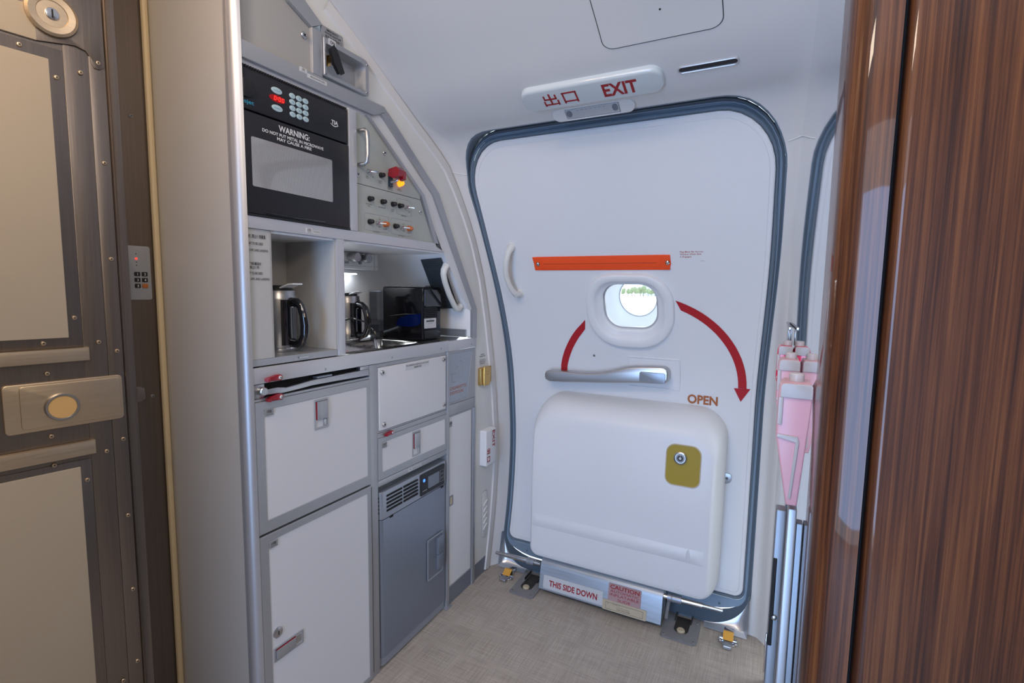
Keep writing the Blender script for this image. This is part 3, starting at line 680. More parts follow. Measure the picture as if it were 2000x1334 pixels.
# ------------------------------------------------------------------ girt bar and girt cover on the floor
gb = thing('girt_bar', (-.52, 1.725, .10), 'long polished steel girt bar lying across the door sill below the slide pack', 'bar')
zr = lambda x: .098+.020*(x+.944)/.85
def seg(x0, x1, r): return MB().tube([(x0, 1.728, zr(x0)), (x1, 1.728, zr(x1))], r, 14)
for x0, x1 in ((-.905, -.7475), (-.2815, -.155)): seg(x0, x1, .0088).build('rod', 'chrome', gb)
for x0, x1 in ((-.946, -.903), (-.157, -.092)): seg(x0, x1, .0062).build('rod_tip', 'satin', gb)
for x0, x1 in ((-.805, -.775), (-.268, -.222)):
    c_ = seg(x0, x1, .0135).build('collar', 'fridgel', gb)
    seg(x0+.012, x0+.016, .0139).build('collar_groove', 'plate', c_)
for x0, x1 in ((-.775, -.748), (-.2815, -.270)): seg(x0, x1, .0075).build('rod_neck', 'plate', gb)

gc = thing('girt_cover', (-.51, 1.76, .012), 'bent aluminium cover box lettered THIS SIDE DOWN on the floor under the slide pack', 'cover')
prof = [(1.709, .014), (1.705, .018), (1.720, .100), (1.727, .117), (1.744, .132), (1.80, .136)]
mb = MB(); th = [(y+.003, z-.003) for y, z in prof]
for x0, x1 in ((-.744, -.284),):
    loop = prof+th[::-1]
    mb.rings([[Vector((x0, y, z)) for y, z in loop[::-1]], [Vector((x1, y, z)) for y, z in loop[::-1]]], True, True)
mb.build('sheet', 'sheet', gc)
GC = frame((-.514, 1.705, .018), (1, 0, 0), (0, .014, .078))
MB().slab(rr(-.213, .006, .022, .056, .004), .0003, .0012, GC).build('white_label', 'label', gc)['label'] = 'white THIS SIDE DOWN label'
MB().text('THIS SIDE DOWN', -.094, .0195, .0215, GC, .0017, .190, bold=.028).build('lettering', 'redsign', gc)
MB().slab(rr(.040, .032, .158, .094, .004), .0003, .0010, GC).build('caution_label', 'pinklabel', gc)['label'] = 'worn pink caution label'
MB().text('CAUTION', .099, .076, .014, GC, .0015, .105, bold=.02).text('AUTOMATIC', .099, .0635, .0085, GC, .0015, .104).text('INFLATABLE', .099, .0505, .0095, GC, .0015, .104).text('SLIDE', .099, .036, .0095, GC, .0015, .046).build('caution_lettering', 'redsign', gc)
MB().slab(rr(.022, -.003, .180, .033, .004), .0010, .0018, GC).build('maker_label', 'tan', gc)['label'] = 'yellowed data label'
MB().rframe(.034, .002, .168, .026, .0007, .0018, .0021, GC, 0).text('MFG', .042, .0215, .0022, GC, .0022).text('BY', .042, .0175, .0022, GC, .0022).text('GOODRICH', .072, .0215, .0022, GC, .0022, .026).text('PHOENIX, AZ 85040', .098, .0135, .0022, GC, .0022, .046).text('FAA TSO C69b', .100, .0065, .0036, GC, .0022, .048, bold=.01).build('maker_lettering', 'ink', gc)
MB().cbox(-.738, -.290, 1.720, 1.800, .0065, .0138, .002).build('rubber_foot', 'rubber', gc)
for x in (-.741, -.287):
    MB().slab([(1.713, .016), (1.80, .016), (1.80, .132), (1.744, .128), (1.727, .113)], -.001, .001, lambda u, v, w: Vector((x+w, u, v))).build('end_plate', 'sheet', gc)
MB().tube([(-.272, 1.735, .03), (-.266, 1.75, .105)], .006, 8).build('hinge_pin', 'plate', gc)

# floor fittings
def girt_bracket(x0, x1, y0, y1, sx, label):
    t = thing('girt_floor_bracket', ((x0+x1)/2, (y0+y1)/2, 0), label, 'floor bracket', 'girt bar floor brackets')
    Fl = W; r = .024; c = sx
    slot = [(c-r, y1-.002)]+[(c-r+0*k, y0+.075) for k in (0,)]+[(c+r*math.cos(PI+PI*k/10), y0+.062+r*math.sin(PI+PI*k/10)) for k in range(11)]+[(c+r, y0+.075), (c+r, y1-.002)]
    P = [(x0, y1), (x0, y0+.008), (x0+.008, y0), (x1-.008, y0), (x1, y0+.008), (x1, y1)]
    full = P+slot[::-1]
    MB().slab(full, .0005, .006, Fl).build('plate', 'plate', t)
    MB().slab([(a, b) for a, b in slot], .0006, .0022, Fl).build('slot', 'rubber', t)
    for a, b in ((-r-.004, -r-.001), (r+.001, r+.004)): MB().slab([(c+a, y0+.10), (c+b, y0+.10), (c+b, y1), (c+a, y1)], .0062, .016, Fl).build('guide_rail', 'rubber', t)
    MB().lathe([(.0135, 0), (.0135, .006), (.011, .009)], lambda a, b, k: (c+a, y0+.055+b, .002+k), 18).build('locking_pin', 'tan', t)
    for a, b in ((x0+.011, y0+.011), (x1-.011, y0+.011), (x1-.011, y1-.02)): screw(Fl, a, b, .0045, t, 'plate', .006)
    return t
girt_bracket(-.846, -.745, 1.648, 1.806, -.797, 'grey slotted floor bracket at the left end of the aluminium girt cover')
girt_bracket(-.281, -.163, 1.672, 1.812, -.220, 'grey slotted floor bracket at the right end of the aluminium girt cover')
def tie_down(x, y, label):
    t = thing('tie_down_fitting', (x, y, 0), label, 'floor fitting', 'tie-down fittings on the floor')
    Fl = W
    MB().slab(ell(x, y-.012, .030, .022, 18), .0004, .006, Fl, .002).build('base_ring', 'chrome', t)
    MB().slab(rr(x-.014, y-.052, x+.014, y-.012, .004), .002, .012, Fl, .002).build('buckle', 'satin', t)
    MB().add([(x-.016, y-.022, .014), (x+.016, y-.022, .014), (x+.016, y+.004, .028), (x-.016, y+.004, .028), (x-.016, y+.020, .022), (x+.016, y+.020, .022)], [(0, 1, 2, 3), (3, 2, 5, 4)]).build('strap', 'strap', t)
    MB().slab(rr(x-.016, y+.012, x+.016, y+.050, .003), .002, .016, Fl, .002).build('clip', 'chrome', t)
    MB().tube([(x-.026, y-.010, .010), (x+.026, y-.010, .010)], .004, 10).build('pin', 'chrome', t)
    for s_ in (-1, 1): MB().lathe([(.005, .004), (.005, .009), (.003, .011)], lambda a, b, k: (x+s_*.024+a, y-.022+b, k), 12).build('bolt', 'satin', t)
    return t
tie_down(-.900, 1.748, 'small chrome tie-down with amber strap on the floor left of the sill')
tie_down(-.072, 1.760, 'small chrome tie-down with amber strap on the floor right of the sill')

# scuff plates in the lower corners of the opening
def scuff(x0, x1, z1, name, label):
    """concave chrome corner between the sill curve and the door pillar"""
    t = MB(); n = 14; Rs = []
    for j in range(9):
        f = j/8; ring = []
        for k in range(n+1):
            a = .5*PI*k/n
            ci = (x1+(x0-x1)*math.cos(a)*1.0, .006+z1*(1-math.sin(a)))   # inner: the rounded sill corner
            co = (x0, z1*1.15*(1-k/n)) if k < n*.5 else (x0+(x1-x0)*(k/n-.5)*2, z1*1.15*.5*(1-(k/n-.5)*2))
            co = (x0, z1*1.15*(1-(k/n)*2)) if k/n < .5 else (x0+(x1-x0)*(k/n-.5)*2, 0.0)
            x, z = ci[0]+(co[0]-ci[0])*f, ci[1]+(co[1]-ci[1])*f
            ring.append(D(x, max(.0005, z), .007)+Vector((0, -.028*f*f, 0)))
        Rs.append(ring)
    o = t.rings(Rs, False, False, False).build(name, 'scuff')
    return tag(o, label, 'scuff plate', 'door sill scuff plates')
scuff(-.972, -.85, .12, 'scuff_plate', 'curved chrome scuff plate at the lower left corner of the door opening')
scuff(-.016, -.155, .13, 'scuff_plate', 'curved chrome scuff plate at the lower right corner of the door opening')

# ================================================================== CEILING FITTINGS
def tangent_frame(x, t):
    a, b = L_(x, t-.01), L_(x, t+.01); v = (b-a).normalized(); return frame(L_(x, t), (1, 0, 0), v)
K = tangent_frame(-.452, 1.793)
sg = thing('exit_sign', K(0, 0), 'long milky white ceiling sign with red lettering above the service door', 'sign')
MB().slab(rr(-.186, -.039, .186, .039, .030), -.02, .016, K, .009, 4).build('lens', 'signw', sg)
MB().text('EXIT', .081, -.0195, .042, K, .0166, .087, bold=.028).build('lettering', 'redsign', sg)
mb = MB(); q = -.104                                              # the two characters, stroke by stroke
def st_(u0, v0, u1, v1): mb.box(u0, u1, v0, v1, .016, .0166, K)
st_(q-.0025, -.019, q+.0025, .021)
st_(q-.017, -.0005, q+.017, .0045); st_(q-.018, .000, q-.0135, .016); st_(q+.0135, .000, q+.018, .016)
st_(q-.020, -.019, q+.020, -.0145); st_(q-.021, -.022, q-.0165, -.0035); st_(q+.0165, -.022, q+.021, -.0035)
q = -.050
st_(q-.020, .0125, q+.020, .0175); st_(q-.0195, -.021, q-.015, .0175); st_(q+.015, -.021, q+.0195, .0175); st_(q-.018, -.017, q+.018, -.0125)
mb.build('characters', 'redsign', sg)

K2 = frame(L_(-.469, 1.694)+Vector((0, 0, -.004)), (1, 0, 0), (0, -.86, .51))
ll = thing('entry_light', K2(0, 0), 'small pill-shaped clear entry lamp set between the exit sign and the door seal', 'lamp')
MB().hole(rr(-.115, -.021, .115, .021, .0205), rr(-.075, -.017, .075, .017, .003, n=6), -.004, .006, K2, .002).build('bezel', 'liner', ll)
MB().slab(rr(-.074, -.0155, .074, .0155, .003), -.003, .0055, K2, .002).build('lens', 'lampglass', ll)
for s_ in (-1, 1): MB().slab(ell(s_*.064, .003, .008, .011, 14), .005, .0065, K2).build('bulb_socket', 'fridge', ll)
mb = MB()
for k in range(7): mb.box(-.042+k*.0125, -.036+k*.0125, .010, .0125, .005, .0058, K2)
mb.build('lens_ribs', 'fridgel', ll)

K3 = tangent_frame(-.168, 1.803)
sl = thing('ceiling_slot', K3(0, 0), 'narrow dark slot with a chrome rim in the ceiling right of the exit sign', 'vent')
MB().hole(rr(-.067, -.0105, .067, .0105, .0104), rr(-.063, -.0075, .063, .0075, .0074), -.002, .004, K3, .0012).build('rim', 'trim_light', sl)
MB().slab(rr(-.063, -.0075, .063, .0075, .0074), -.002, .001, K3).build('dark_lens', 'blackm', sl)

def Lc(x, t, w=0.0): return L_(x, t, w)
ap = thing('ceiling_hatch', L_(-.26, 1.93), 'flat access hatch outlined by a thin dark gap in the ceiling above the exit sign', 'hatch')
def sub(P, s_):
    Q = []
    for i in range(len(P)):
        a, b = P[i], P[(i+1) % len(P)]; d = math.hypot(b[0]-a[0], b[1]-a[1]); k = max(1, int(d/s_))
        Q += [(a[0]+(b[0]-a[0])*j/k, a[1]+(b[1]-a[1])*j/k) for j in range(k)]
    return Q
HP = sub(rr(-.388, 1.914, -.128, 2.16, .028, 6), .02)
MB().rings([[L_(x, t, .0006) for x, t in HP], [L_(x, t, .0006) for x, t in inset(HP, .0016)]], False, False).build('gap', 'dark', ap)
ins = inset(HP, .0017); cxh, cth = -.258, 2.037
Rs = [[L_(x, t, .0006) for x, t in ins], [L_(x, t, .0014) for x, t in inset(ins, .001)]]
for f in (.25, .5, .75, .97): Rs.append([L_(x+(cxh-x)*f, t+(cth-t)*f, .0014) for x, t in inset(ins, .001)])
MB().rings(Rs, False, True).build('panel', 'liner', ap)
hq = tangent_frame(-.250, 1.99); MB().cyl(0, 0, .0022, 0, .002, hq, 10).build('lock_hole', 'dark', ap)

# ================================================================== GALLEY FRAME
gal = thing('galley_frame', (-1.15, 1.15, 0), 'tall grey aluminium galley framework carrying the microwave, counter and cupboards', 'galley')
# end panel and rounded corner post
MB().box(-1.294, -1.022, .036, 1.97, -.0115, 0, frame((0, .70, 0), (1, 0, 0), (0, 0, 1))).build('end_panel', 'endpanel', gal)
MB().box(-1.285, -1.022, .0, .036, -.0115, .0015, frame((0, .70, 0), (1, 0, 0), (0, 0, 1))).build('kick_strip', 'fridge', gal)
pp = [(-1.031, .699)]+[(-1.0165+.0225*math.cos(a), .7205+.0235*math.sin(a)) for a in [math.radians(d) for d in range(-112, -23, 8)]]+[(-.9950, .7125), (-1.031, .7125)]
MB().slab(pp, 0, 2.08, W).build('corner_post', 'post', gal)
# horizontal bars and posts (all in the face plane)
MB().slab([(.7128, 1.626), (1.098, 1.626), (1.158, 1.6485), (1.142, 1.6605), (.7128, 1.6605)], -.03, .004, G, .0012).build('top_bar', 'trim', gal)
MB().box(.7128, 1.098, 1.6165, 1.6258, -.05, -.004, G).build('top_bar_soffit', 'trim_light', gal)
MB().slab([(.7128, 1.2825), (1.4375, 1.2825), (1.388, 1.2965), (1.398, 1.3085), (.7128, 1.3085)], -.02, .004, G, .0012).build('shelf_bar', 'trim_light', gal)
MB().box(1.007, 1.0335, 1.309, 1.6165, -.03, .004, G, .0012).build('oven_post', 'trim_light', gal)
MB().box(.9595, .9825, .985, 1.2825, -.03, .004, G, .0012).build('mid_post', 'trim_light', gal)
# diagonal edge frame: outer dark, light inner return
DO = [(1.158, 1.6495), (1.4015, 1.4705), (1.6455, 1.0875)]; DM = [(1.128, 1.640), (1.3745, 1.4585), (1.6225, 1.0845)]
DI = [(1.100, 1.6262), (1.318, 1.447), (1.395, 1.297)]
MB().strip(DM, DO, G, .004, -.02).build('diagonal_edge', 'trim', gal)
MB().strip([(1.072, 1.6185), (1.3105, 1.447), (1.386, 1.298)], [(1.0855, 1.6185), (1.323, 1.452), (1.3985, 1.3085)], G, .004, -.006).build('panel_edge', 'trim', gal)
DA, DB = [(1.0855, 1.6185), (1.323, 1.452), (1.4375, 1.2825)], DM
mb = MB(); mb.rings([[G(u, v, -.006) for u, v in [(1.0855, 1.6185), (1.323, 1.452), (1.4375, 1.283), (1.607, 1.083)]], [G(u, v, -.0045) for u, v in DM+[(1.6225, 1.0845)]][:4]], False, False, False)
mb.build('diagonal_return', 'white', gal)
MB().box(1.6172, 1.6455, .9788, 1.0865, -.02, .004, G).build('splash_post', 'trim', gal)
MB().strip([(.835, 1.79), (.895, 1.763)], [(.872, 1.815), (.927, 1.781)], G, .004, -.02).strip([(.70, 1.84), (.835, 1.789)][:0] or [(.70, 1.888), (.835, 1.790)], [(.745, 1.905), (.872, 1.815)], G, .004, -.02).build('upper_diagonal', 'trim', gal)
MB().box(.896, .925, 1.6605, 1.763, -.03, .004, G, .0015).build('upper_post', 'trim', gal)
MB().slab([(.7128, 1.6617), (1.20, 1.6617), (1.20, 1.78), (1.08, 1.84), (.95, 1.90), (.7128, 1.906)], -.06, -.052, G).build('upper_backing', 'trim', gal)
MB().slab([(1.0345, 1.309), (1.4405, 1.2845), (1.6172, 1.0856), (1.6225, 1.0856), (1.3745, 1.4585), (1.128, 1.640), (1.0345, 1.6165)], -.036, -.028, G).build('edge_backing', 'trim', gal)
# lower framework: rails and dividers
MB().box(1.0705, 1.1005, .0, .9435, -.03, .002, G, .0012).build('divider', 'trim', gal)
MB().box(1.0725, 1.0755, .02, .59, .002, .004, G).build('hinge_line', 'satin', gal)
MB().box(1.4500, 1.4665, .0, .9435, -.03, .004, G, .0012).build('divider', 'trim', gal)
MB().slab(rr(1.440, 0, 1.474, .006, .002), -.02, .012, G).build('divider_foot', 'trim', gal)
MB().box(.7128, 1.0705, .8805+.0255, .9115, -.03, .001, G).build('rail', 'trim', gal)
MB().box(1.1005, 1.4500, .726, .7395, -.03, .002, G).build('rail', 'trim', gal)
MB().box(1.1005, 1.4500, .580, .5975, -.03, .003, G, .001).build('rail', 'trim', gal)
MB().box(1.4665, 1.6455, .712, .7505, -.03, .000, G, .001).build('rail', 'trim', gal)
MB().box(1.6265, 1.6455, .0, .7115, -.03, .003, G, .001).build('far_post', 'trim', gal)
MB().box(1.632, 1.636, .03, .70, .003, .0055, G).build('hinge_line', 'satin', gal)
MB().box(1.4670, 1.745, .0, .064, -.03, -.0035, G).build('base_strip', 'fridge', gal)
# linings of the open bays
mb = MB(); X0 = -1.185
mb.box(.768, .7725, 1.000, 1.2822, -.18, -.002, G)
mb.build('bay_side', 'niche', gal)
MB().box(.9550, .9592, 1.000, 1.2822, -.18, -.002, G).build('bay_side', 'niche', gal)
MB().box(.768, .9592, 1.000, 1.2822, -.186, -.181, G).build('bay_back', 'niche', gal)
screw(G, .893, 1.248, .007, gal, 'satin', -.181)
MB().box(.7128, .9592, .9845, .9995, -.186, -.0005, G).build('bay_floor', 'trim', gal)
MB().box(.835, .862, .990, .9945, -.0005, .004, G).build('pull_tab', 'satin', gal)
MB().box(.7128, 1.4372, 1.2775, 1.2822, -.33, -.005, G).build('shelf_underside', 'bay', gal)
MB().box(.7128, .7675, 1.000, 1.2822, -.02, -.0005, G).build('notice_panel', 'niche', gal)
mb = MB()
for k, (tx, z, h) in enumerate((('时, 禁止使用厨具', 1.263, .0062), ('OT TO BE USED', 1.2485, .0054), ('-OFF, AND LANDING', 1.2345, .0050), ('飞和着陆时', 1.2055, .0050), ('禁止使用', 1.1975, .0050), ('T TO BE USED', 1.1850, .0054), ('-OFF, AND LANDING', 1.1730, .0050))):
    mb.text(tx, (.757, .750, .7620, .744, .738, .747, .7635)[k], z, h, G, .0008, (.041, .034, .045, .027, .021, .031, .0465)[k], align='RIGHT', bold=.012)
mb.build('notice_lettering', 'ink', gal)
MB().box(.9835, 1.62, .985, 1.285, -.335, -.330, G).build('sink_bay_back', 'bay', gal)
MB().box(.9827, .9875, .9815, 1.2774, -.33, -.03, G).build('sink_bay_side', 'bay', gal)
SL = [(1.4397, 1.2835), (1.6150, 1.0850), (1.6155, .9822)]
mb = MB(); mb.rings([[G(u, v, -.33) for u, v in SL], [G(u, v, -.006) for u, v in SL]], False, False, False); mb.build('sloping_lining', 'bay', gal)
mb = MB().box(1.606, 1.6115, .9815, 1.010, -.32, -.021, G); mb.build('backsplash', 'sheet', gal)
# number tags on the frame
def tagplate(f, u, v, wd_, h, parent, txt, w=.004, m='label', th=None, sub_=None):
    o = MB().slab(rr(u, v, u+wd_, v+h, .001), w, w+.0008, f).build('number_tag', m, parent)
    mb = MB().text(txt, u+wd_*.5, v+h*.42, th or h*.44, f, w+.0012, bold=.012)
    if sub_: mb.text(sub_, u+wd_*.5, v+h*.14, h*.14, f, w+.0012)
    mb.build('tag_lettering', 'ink', o); return o
tagplate(G, .857, 1.6505, .020, .0105, gal, '101', sub_='MAX 20 LBS')
o = MB().slab(rr(.878, 1.644, .936, 1.6535, .001), .004, .0048, G).build('name_tag', 'label', gal); MB().text('MICROWAVE OVEN', .9075, 1.6468, .0042, G, .0052, .042).build('tag_lettering', 'ink', o)
tagplate(G, .863, 1.287, .019, .0125, gal, '102', sub_='MAX 9 LBS')
o = MB().slab(rr(.883, 1.287, .907, 1.2955, .001), .004, .0048, G).build('name_tag', 'label', gal); MB().text('HOT CUP NO. 2', .895, 1.2905, .0030, G, .0052, .019).build('tag_lettering', 'ink', o)
tagplate(G, 1.238, .583, .015, .010, gal, '103', w=.003)
o = MB().slab(rr(1.2545, .583, 1.304, .591, .001), .003, .0038, G).build('name_tag', 'label', gal); MB().text('REFRIGERATOR', 1.279, .5852, .0038, G, .0042, .042).build('tag_lettering', 'ink', o)

# ------------------------------------------------------------------ upper panel and water shut-off
up_p = thing('upper_panel', (-1.01, .80, 1.661), 'flat warm grey galley panel with one screw, above the microwave bar', 'panel')
MB().slab([(.7128, 1.661), (.8955, 1.661), (.8955, 1.762), (.835, 1.789), (.7128, 1.878)], -.03, -.006, G).build('panel_face', 'upper', up_p)
screw(G, .879, 1.739, .008, up_p, 'satin', -.006)
vb = thing('shutoff_box', (-1.01, 1.0, 1.665), 'recessed grey box with a black lever, labelled ON and OFF, upper right of the galley', 'valve box')
O_ = rr(.9262, 1.6655, 1.0785, 1.755, (.004, .008, .016, .003), 5, sub=.02); 
def ratio(P, u0, v0, u1, v1):
    a0, b0, a1, b1 = min(p[0] for p in P), min(p[1] for p in P), max(p[0] for p in P), max(p[1] for p in P)
    return [(u0+(p[0]-a0)/(a1-a0)*(u1-u0), v0+(p[1]-b0)/(b1-b0)*(v1-v0)) for p in P]
I_ = ratio(O_, .9325, 1.6735, 1.0655, 1.7415); I2 = ratio(O_, .9355, 1.6765, 1.0575, 1.7365)
MB().rings([[G(u, v, -.004) for u, v in O_], [G(u, v, .0065) for u, v in O_], [G(u, v, .008) for u, v in inset(O_, .0015)], [G(u, v, .008) for u, v in I_], [G(u, v, -.022) for u, v in I2]], False, True).build('tray', 'trim', vb)
for u, v in ((1.069, 1.6725), (1.071, 1.743), (.9295, 1.670)): screw(G, u, v, .0035, vb, 'satin', .008)
MB().lathe([(.014, -.02), (.014, -.008), (.009, -.006), (.009, .010)], lambda a, b, c: G(.949+a, 1.712+b, c), 16).build('valve_stem', 'gold', vb)
hm = MB().slab([(.9375, 1.7285), (.945, 1.736), (.953, 1.7295), (.9745, 1.687), (.9645, 1.680), (.9475, 1.699)], .010, .022, G, .003, 3); hm.build('lever', 'black', vb)
o = MB().slab(rr(.9265, 1.7515, .9945, 1.7825, .004), -.0035, .0015, G).build('name_plate', 'greylabel', vb)
MB().text('EMERGENCY', .960, 1.7742, .0050, G, .0020, .038, bold=.012).text('WATER SHUTOFF', .961, 1.7672, .0050, G, .0020, .052, bold=.012).text('紧急水关断阀门', .962, 1.7585, .0056, G, .0020, .052).build('plate_lettering', 'ink', o)
o = MB().slab(rr(.9405, 1.7415, .963, 1.7565, .001), .0082, .0092, G).build('on_label', 'label', vb); MB().text('ON', .9518, 1.7455, .0072, G, .0096, .014, bold=.01).build('plate_lettering', 'ink', o)
o = MB().slab(rr(.972, 1.7090, .990, 1.7200, .001), -.0215, -.0208, G).build('off_label', 'label', vb); MB().text('OFF', .981, 1.7120, .0062, G, -.0202, .0135, bold=.01).build('plate_lettering', 'ink', o)

# ------------------------------------------------------------------ microwave oven
mw = thing('microwave_oven', (-1.1, .86, 1.31), 'built-in black microwave oven with a red clock display and grey mesh window', 'microwave')
MB().box(.7135, 1.0065, 1.309, 1.616, -.30, -.012, G).build('body', 'black', mw)
MB().box(.7135, 1.0045, 1.5262, 1.6095, -.012, .002, G, .002).build('control_panel', 'blackm', mw)
dr = MB().box(.7135, 1.0045, 1.3135, 1.5225, -.011, .004, G, .003).build('door', 'blackm', mw)
MB().slab(rr(.728, 1.371, .948, 1.473, .004), .004, .0046, G).build('mesh_window', 'perf', dr)
MB().text('WARNING:', .838, 1.5012, .0132, G, .0046, .084, bold=.022).text('DO NOT PUT METAL IN MICROWAVE', .838, 1.4898, .0068, G, .0046, .166, bold=.022).text('MAY CAUSE A FIRE', .838, 1.4806, .0068, G, .0046, .094, bold=.022).build('warning_lettering', 'inkw', dr)
MB().box(.755, .918, 1.3165, 1.3200, .004, .009, G, .001).build('lower_lip', 'blackg', dr)
MB().box(.7135, 1.0045, 1.3090, 1.3130, -.012, .006, G).build('bottom_rail', 'black', mw)
MB().slab([(.7132, 1.5496)]+[(.7195+.0185*math.cos(a), 1.567+.0185*math.sin(a)) for a in [math.radians(d) for d in range(-105, 106, 10)]]+[(.7132, 1.5844)], .002, .0065, G, .001).build('knob', 'black', mw)
tb = [MB().box(.7165, .7195, 1.6098, 1.6155, -.010, .0015, G, .0008).build('vent_tooth', 'black', mw)]
for k in range(1, 48): dup(tb[0], (0, .0060*k, 0))
MB().slab(ell(.7965, 1.5695, .0205, .0078, 24), .0018, .0026, G).build('display', 'ledred', mw)
mb = MB()
SEG = {'0': 'abcdef'}
def seg7(u, v, w_, h, on):
    t = h*.13; k = .12
    R = {'a': (0, h-t, w_, h), 'b': (w_-t, h/2, w_, h), 'c': (w_-t, 0, w_, h/2), 'd': (0, 0, w_, t), 'e': (0, 0, t, h/2), 'f': (0, h/2, t, h)}
    for s_ in on:
        a, b, c_, d_ = R[s_]; g_ = t*.18
        mb.slab([(u+a+g_+b*k, v+b+g_), (u+c_-g_+b*k, v+b+g_), (u+c_-g_+d_*k, v+d_-g_), (u+a+g_+d_*k, v+d_-g_)], .0026, .0031, G)
for u in (.7875, .7990, .8075): seg7(u, 1.5655, .0055, .0088, SEG['0'])
for v in (1.5682, 1.5712): mb.box(.7955, .7968, v, v+.0014, .0026, .0031, G)
mb.build('clock_digits', 'led', mw)
for v, tx in ((1.5865, 'CLOCK'), (1.5495, 'START')):
    o = MB().slab(ell(.7955, v, .0138, .0068, 22), .0018, .0032, G, .0006).build('mode_button', 'button', mw)
    MB().text(tx, .7955, v-.0014, .0028, G, .0036, .016).build('button_lettering', 'inkb', o)
kb = '123456789'
for r_ in range(4):
    for c_ in range(3):
        u, v = .8362+c_*.0182, 1.5890-r_*.01345
        o = MB().slab(ell(u, v, .0083, .0060, 20), .0018, .0032, G, .0006).build('key', 'button', mw)
        tx = ['123', '456', '789'][r_][c_] if r_ < 3 else ('CLR', '0', 'SET')[c_]
        MB().text(tx, u, v-(.0022 if len(tx) == 1 else .0013), .0044 if len(tx) == 1 else .0026, G, .0036).build('key_lettering', 'inkb', o)
MB().text('TIA', .960, 1.562, .0095, G, .0024, .022, bold=.03, slant=.15).strip([(.947+.026*k/10, 1.5625-.004*math.sin(PI*k/10)) for k in range(11)], [(.947+.026*k/10, 1.5615-.0052*math.sin(PI*k/10)) for k in range(11)], G, .0024).build('maker_mark', 'inkw', mw)
MB().text('ejet', .7270, 1.5375, .0085, G, .0024, .024, bold=.012).build('model_mark', 'inkb', mw)
MB().rframe(.716, 1.5285, 1.0015, 1.6075, .0006, .002, .0024, G, 0).build('panel_border', 'black', mw)

# ------------------------------------------------------------------ switch panels
def knob_btn(u, v, parent):
    return MB().lathe([(.0075, 0), (.0075, .004), (.0060, .0045), (.0060, .013), (.0048, .015)], lambda a, b, c: G(u+a, v+b, c-.003), 16).build('breaker_button', 'black', parent)
def toggle(u, v, parent, m='satin'):
    o = MB().lathe([(.0075, 0), (.0075, .003), (.0048, .0034), (.0048, .009), (.003, .010)], lambda a, b, c: G(u+a, v+b, c-.003), 14).build('toggle_switch', m, parent)
    MB().tube([G(u, v, .006), G(u+.006, v-.001, .016), G(u+.010, v-.002, .022)], [.0018, .0022, .0032], 10).build('lever', 'chrome', o)
    MB().cyl(u, v, .0035, .0065, .0072, G, 10).build('collar', 'redl', o)
    return o
def lampx(u, v, parent, m, r=.0085):
    o = MB().lathe([(r, 0), (r, .003), (r*.85, .004), (r*.85, .011), (r*.6, .0155), (r*.2, .017)], lambda a, b, c: G(u+a, v+b, c-.003), 18).build('indicator_lamp', m, parent); return o
def fine(mb, tx, u, v, h=.0030): return mb.text(tx, u, v, h, G, -.0023)
sp1 = thing('switch_panel', (-1.01, 1.15, 1.436), 'upper triangular switch panel with a handle, red guarded switch and glowing amber lamp', 'switch panel', 'galley switch panels')
MB().slab([(1.0340, 1.4362), (1.3105, 1.4362), (1.3095, 1.4475), (1.0750, 1.6160), (1.0340, 1.6160)], -.02, -.003, G).build('face', 'switchp', sp1)
mb = MB().tube([G(1.046, 1.571, -.003), G(1.047, 1.571, .020), G(1.048, 1.566, .0265), G(1.048, 1.545, .028), G(1.048, 1.508, .028), G(1.048, 1.490, .0265), G(1.047, 1.484, .020), G(1.046, 1.484, -.003)], .0055, 12); mb.build('pull_handle', 'satin', sp1)
for u, v in ((1.147, 1.538), (1.0412, 1.458)): screw(G, u, v, .0065, sp1, 'chrome', -.003)
toggle(1.083, 1.474, sp1); knob_btn(1.131, 1.474, sp1)
o = MB().box(1.162, 1.178, 1.449, 1.488, -.003, .001, G).build('switch_guard', 'teal', sp1)
MB().slab([(-.001, 1.478), (.020, 1.470), (.036, 1.476), (.040, 1.492), (.028, 1.502), (.001, 1.497)], 1.160, 1.180, lambda w_, v, u: G(u, v, w_)).slab([(.024, 1.466), (.038, 1.470), (.038, 1.492), (.026, 1.492)], 1.1795, 1.1915, lambda w_, v, u: G(u, v, w_)).build('guard_cover', 'redl', o)
MB().tube([G(1.170, 1.462, .001), G(1.173, 1.464, .014), G(1.176, 1.468, .022)], [.004, .0028, .0034], 10).build('lever', 'chrome', o)
am = lampx(1.2105, 1.4665, sp1, 'amber_on', .0095)
mb = MB()
for tx, u, v in (('SINK', 1.077, 1.4595), ('LIGHT', 1.077, 1.455), ('OFF', 1.099, 1.4615), ('POWER', 1.129, 1.456), ('RELAY', 1.129, 1.4515), ('EMERGENCY', 1.170, 1.4445), ('POWER OFF', 1.170, 1.440), ('GALLEY', 1.2115, 1.4495), ('POWER ON', 1.2115, 1.445)): fine(mb, tx, u, v)
mb.build('legends', 'ink', sp1)
sp2 = thing('switch_panel', (-1.01, 1.2, 1.31), 'lower switch panel with outlined groups of black buttons, toggles and dark amber lamps', 'switch panel', 'galley switch panels')
MB().slab([(1.0340, 1.3090), (1.3800, 1.3090), (1.3115, 1.4345), (1.0340, 1.4345)], -.02, -.003, G).build('face', 'switchp', sp2)
for u, v in ((1.085, 1.402), (1.136, 1.402), (1.180, 1.402), (1.2105, 1.402), (1.084, 1.3405), (1.1895, 1.3405)): knob_btn(u, v, sp2)
for u, v in ((1.240, 1.402), (1.115, 1.340), (1.2185, 1.340)): toggle(u, v, sp2)
for u, v in ((1.1465, 1.3405), (1.2525, 1.3405)): lampx(u, v, sp2, 'amber')
screw(G, 1.3095, 1.398, .0065, sp2, 'chrome', -.003)
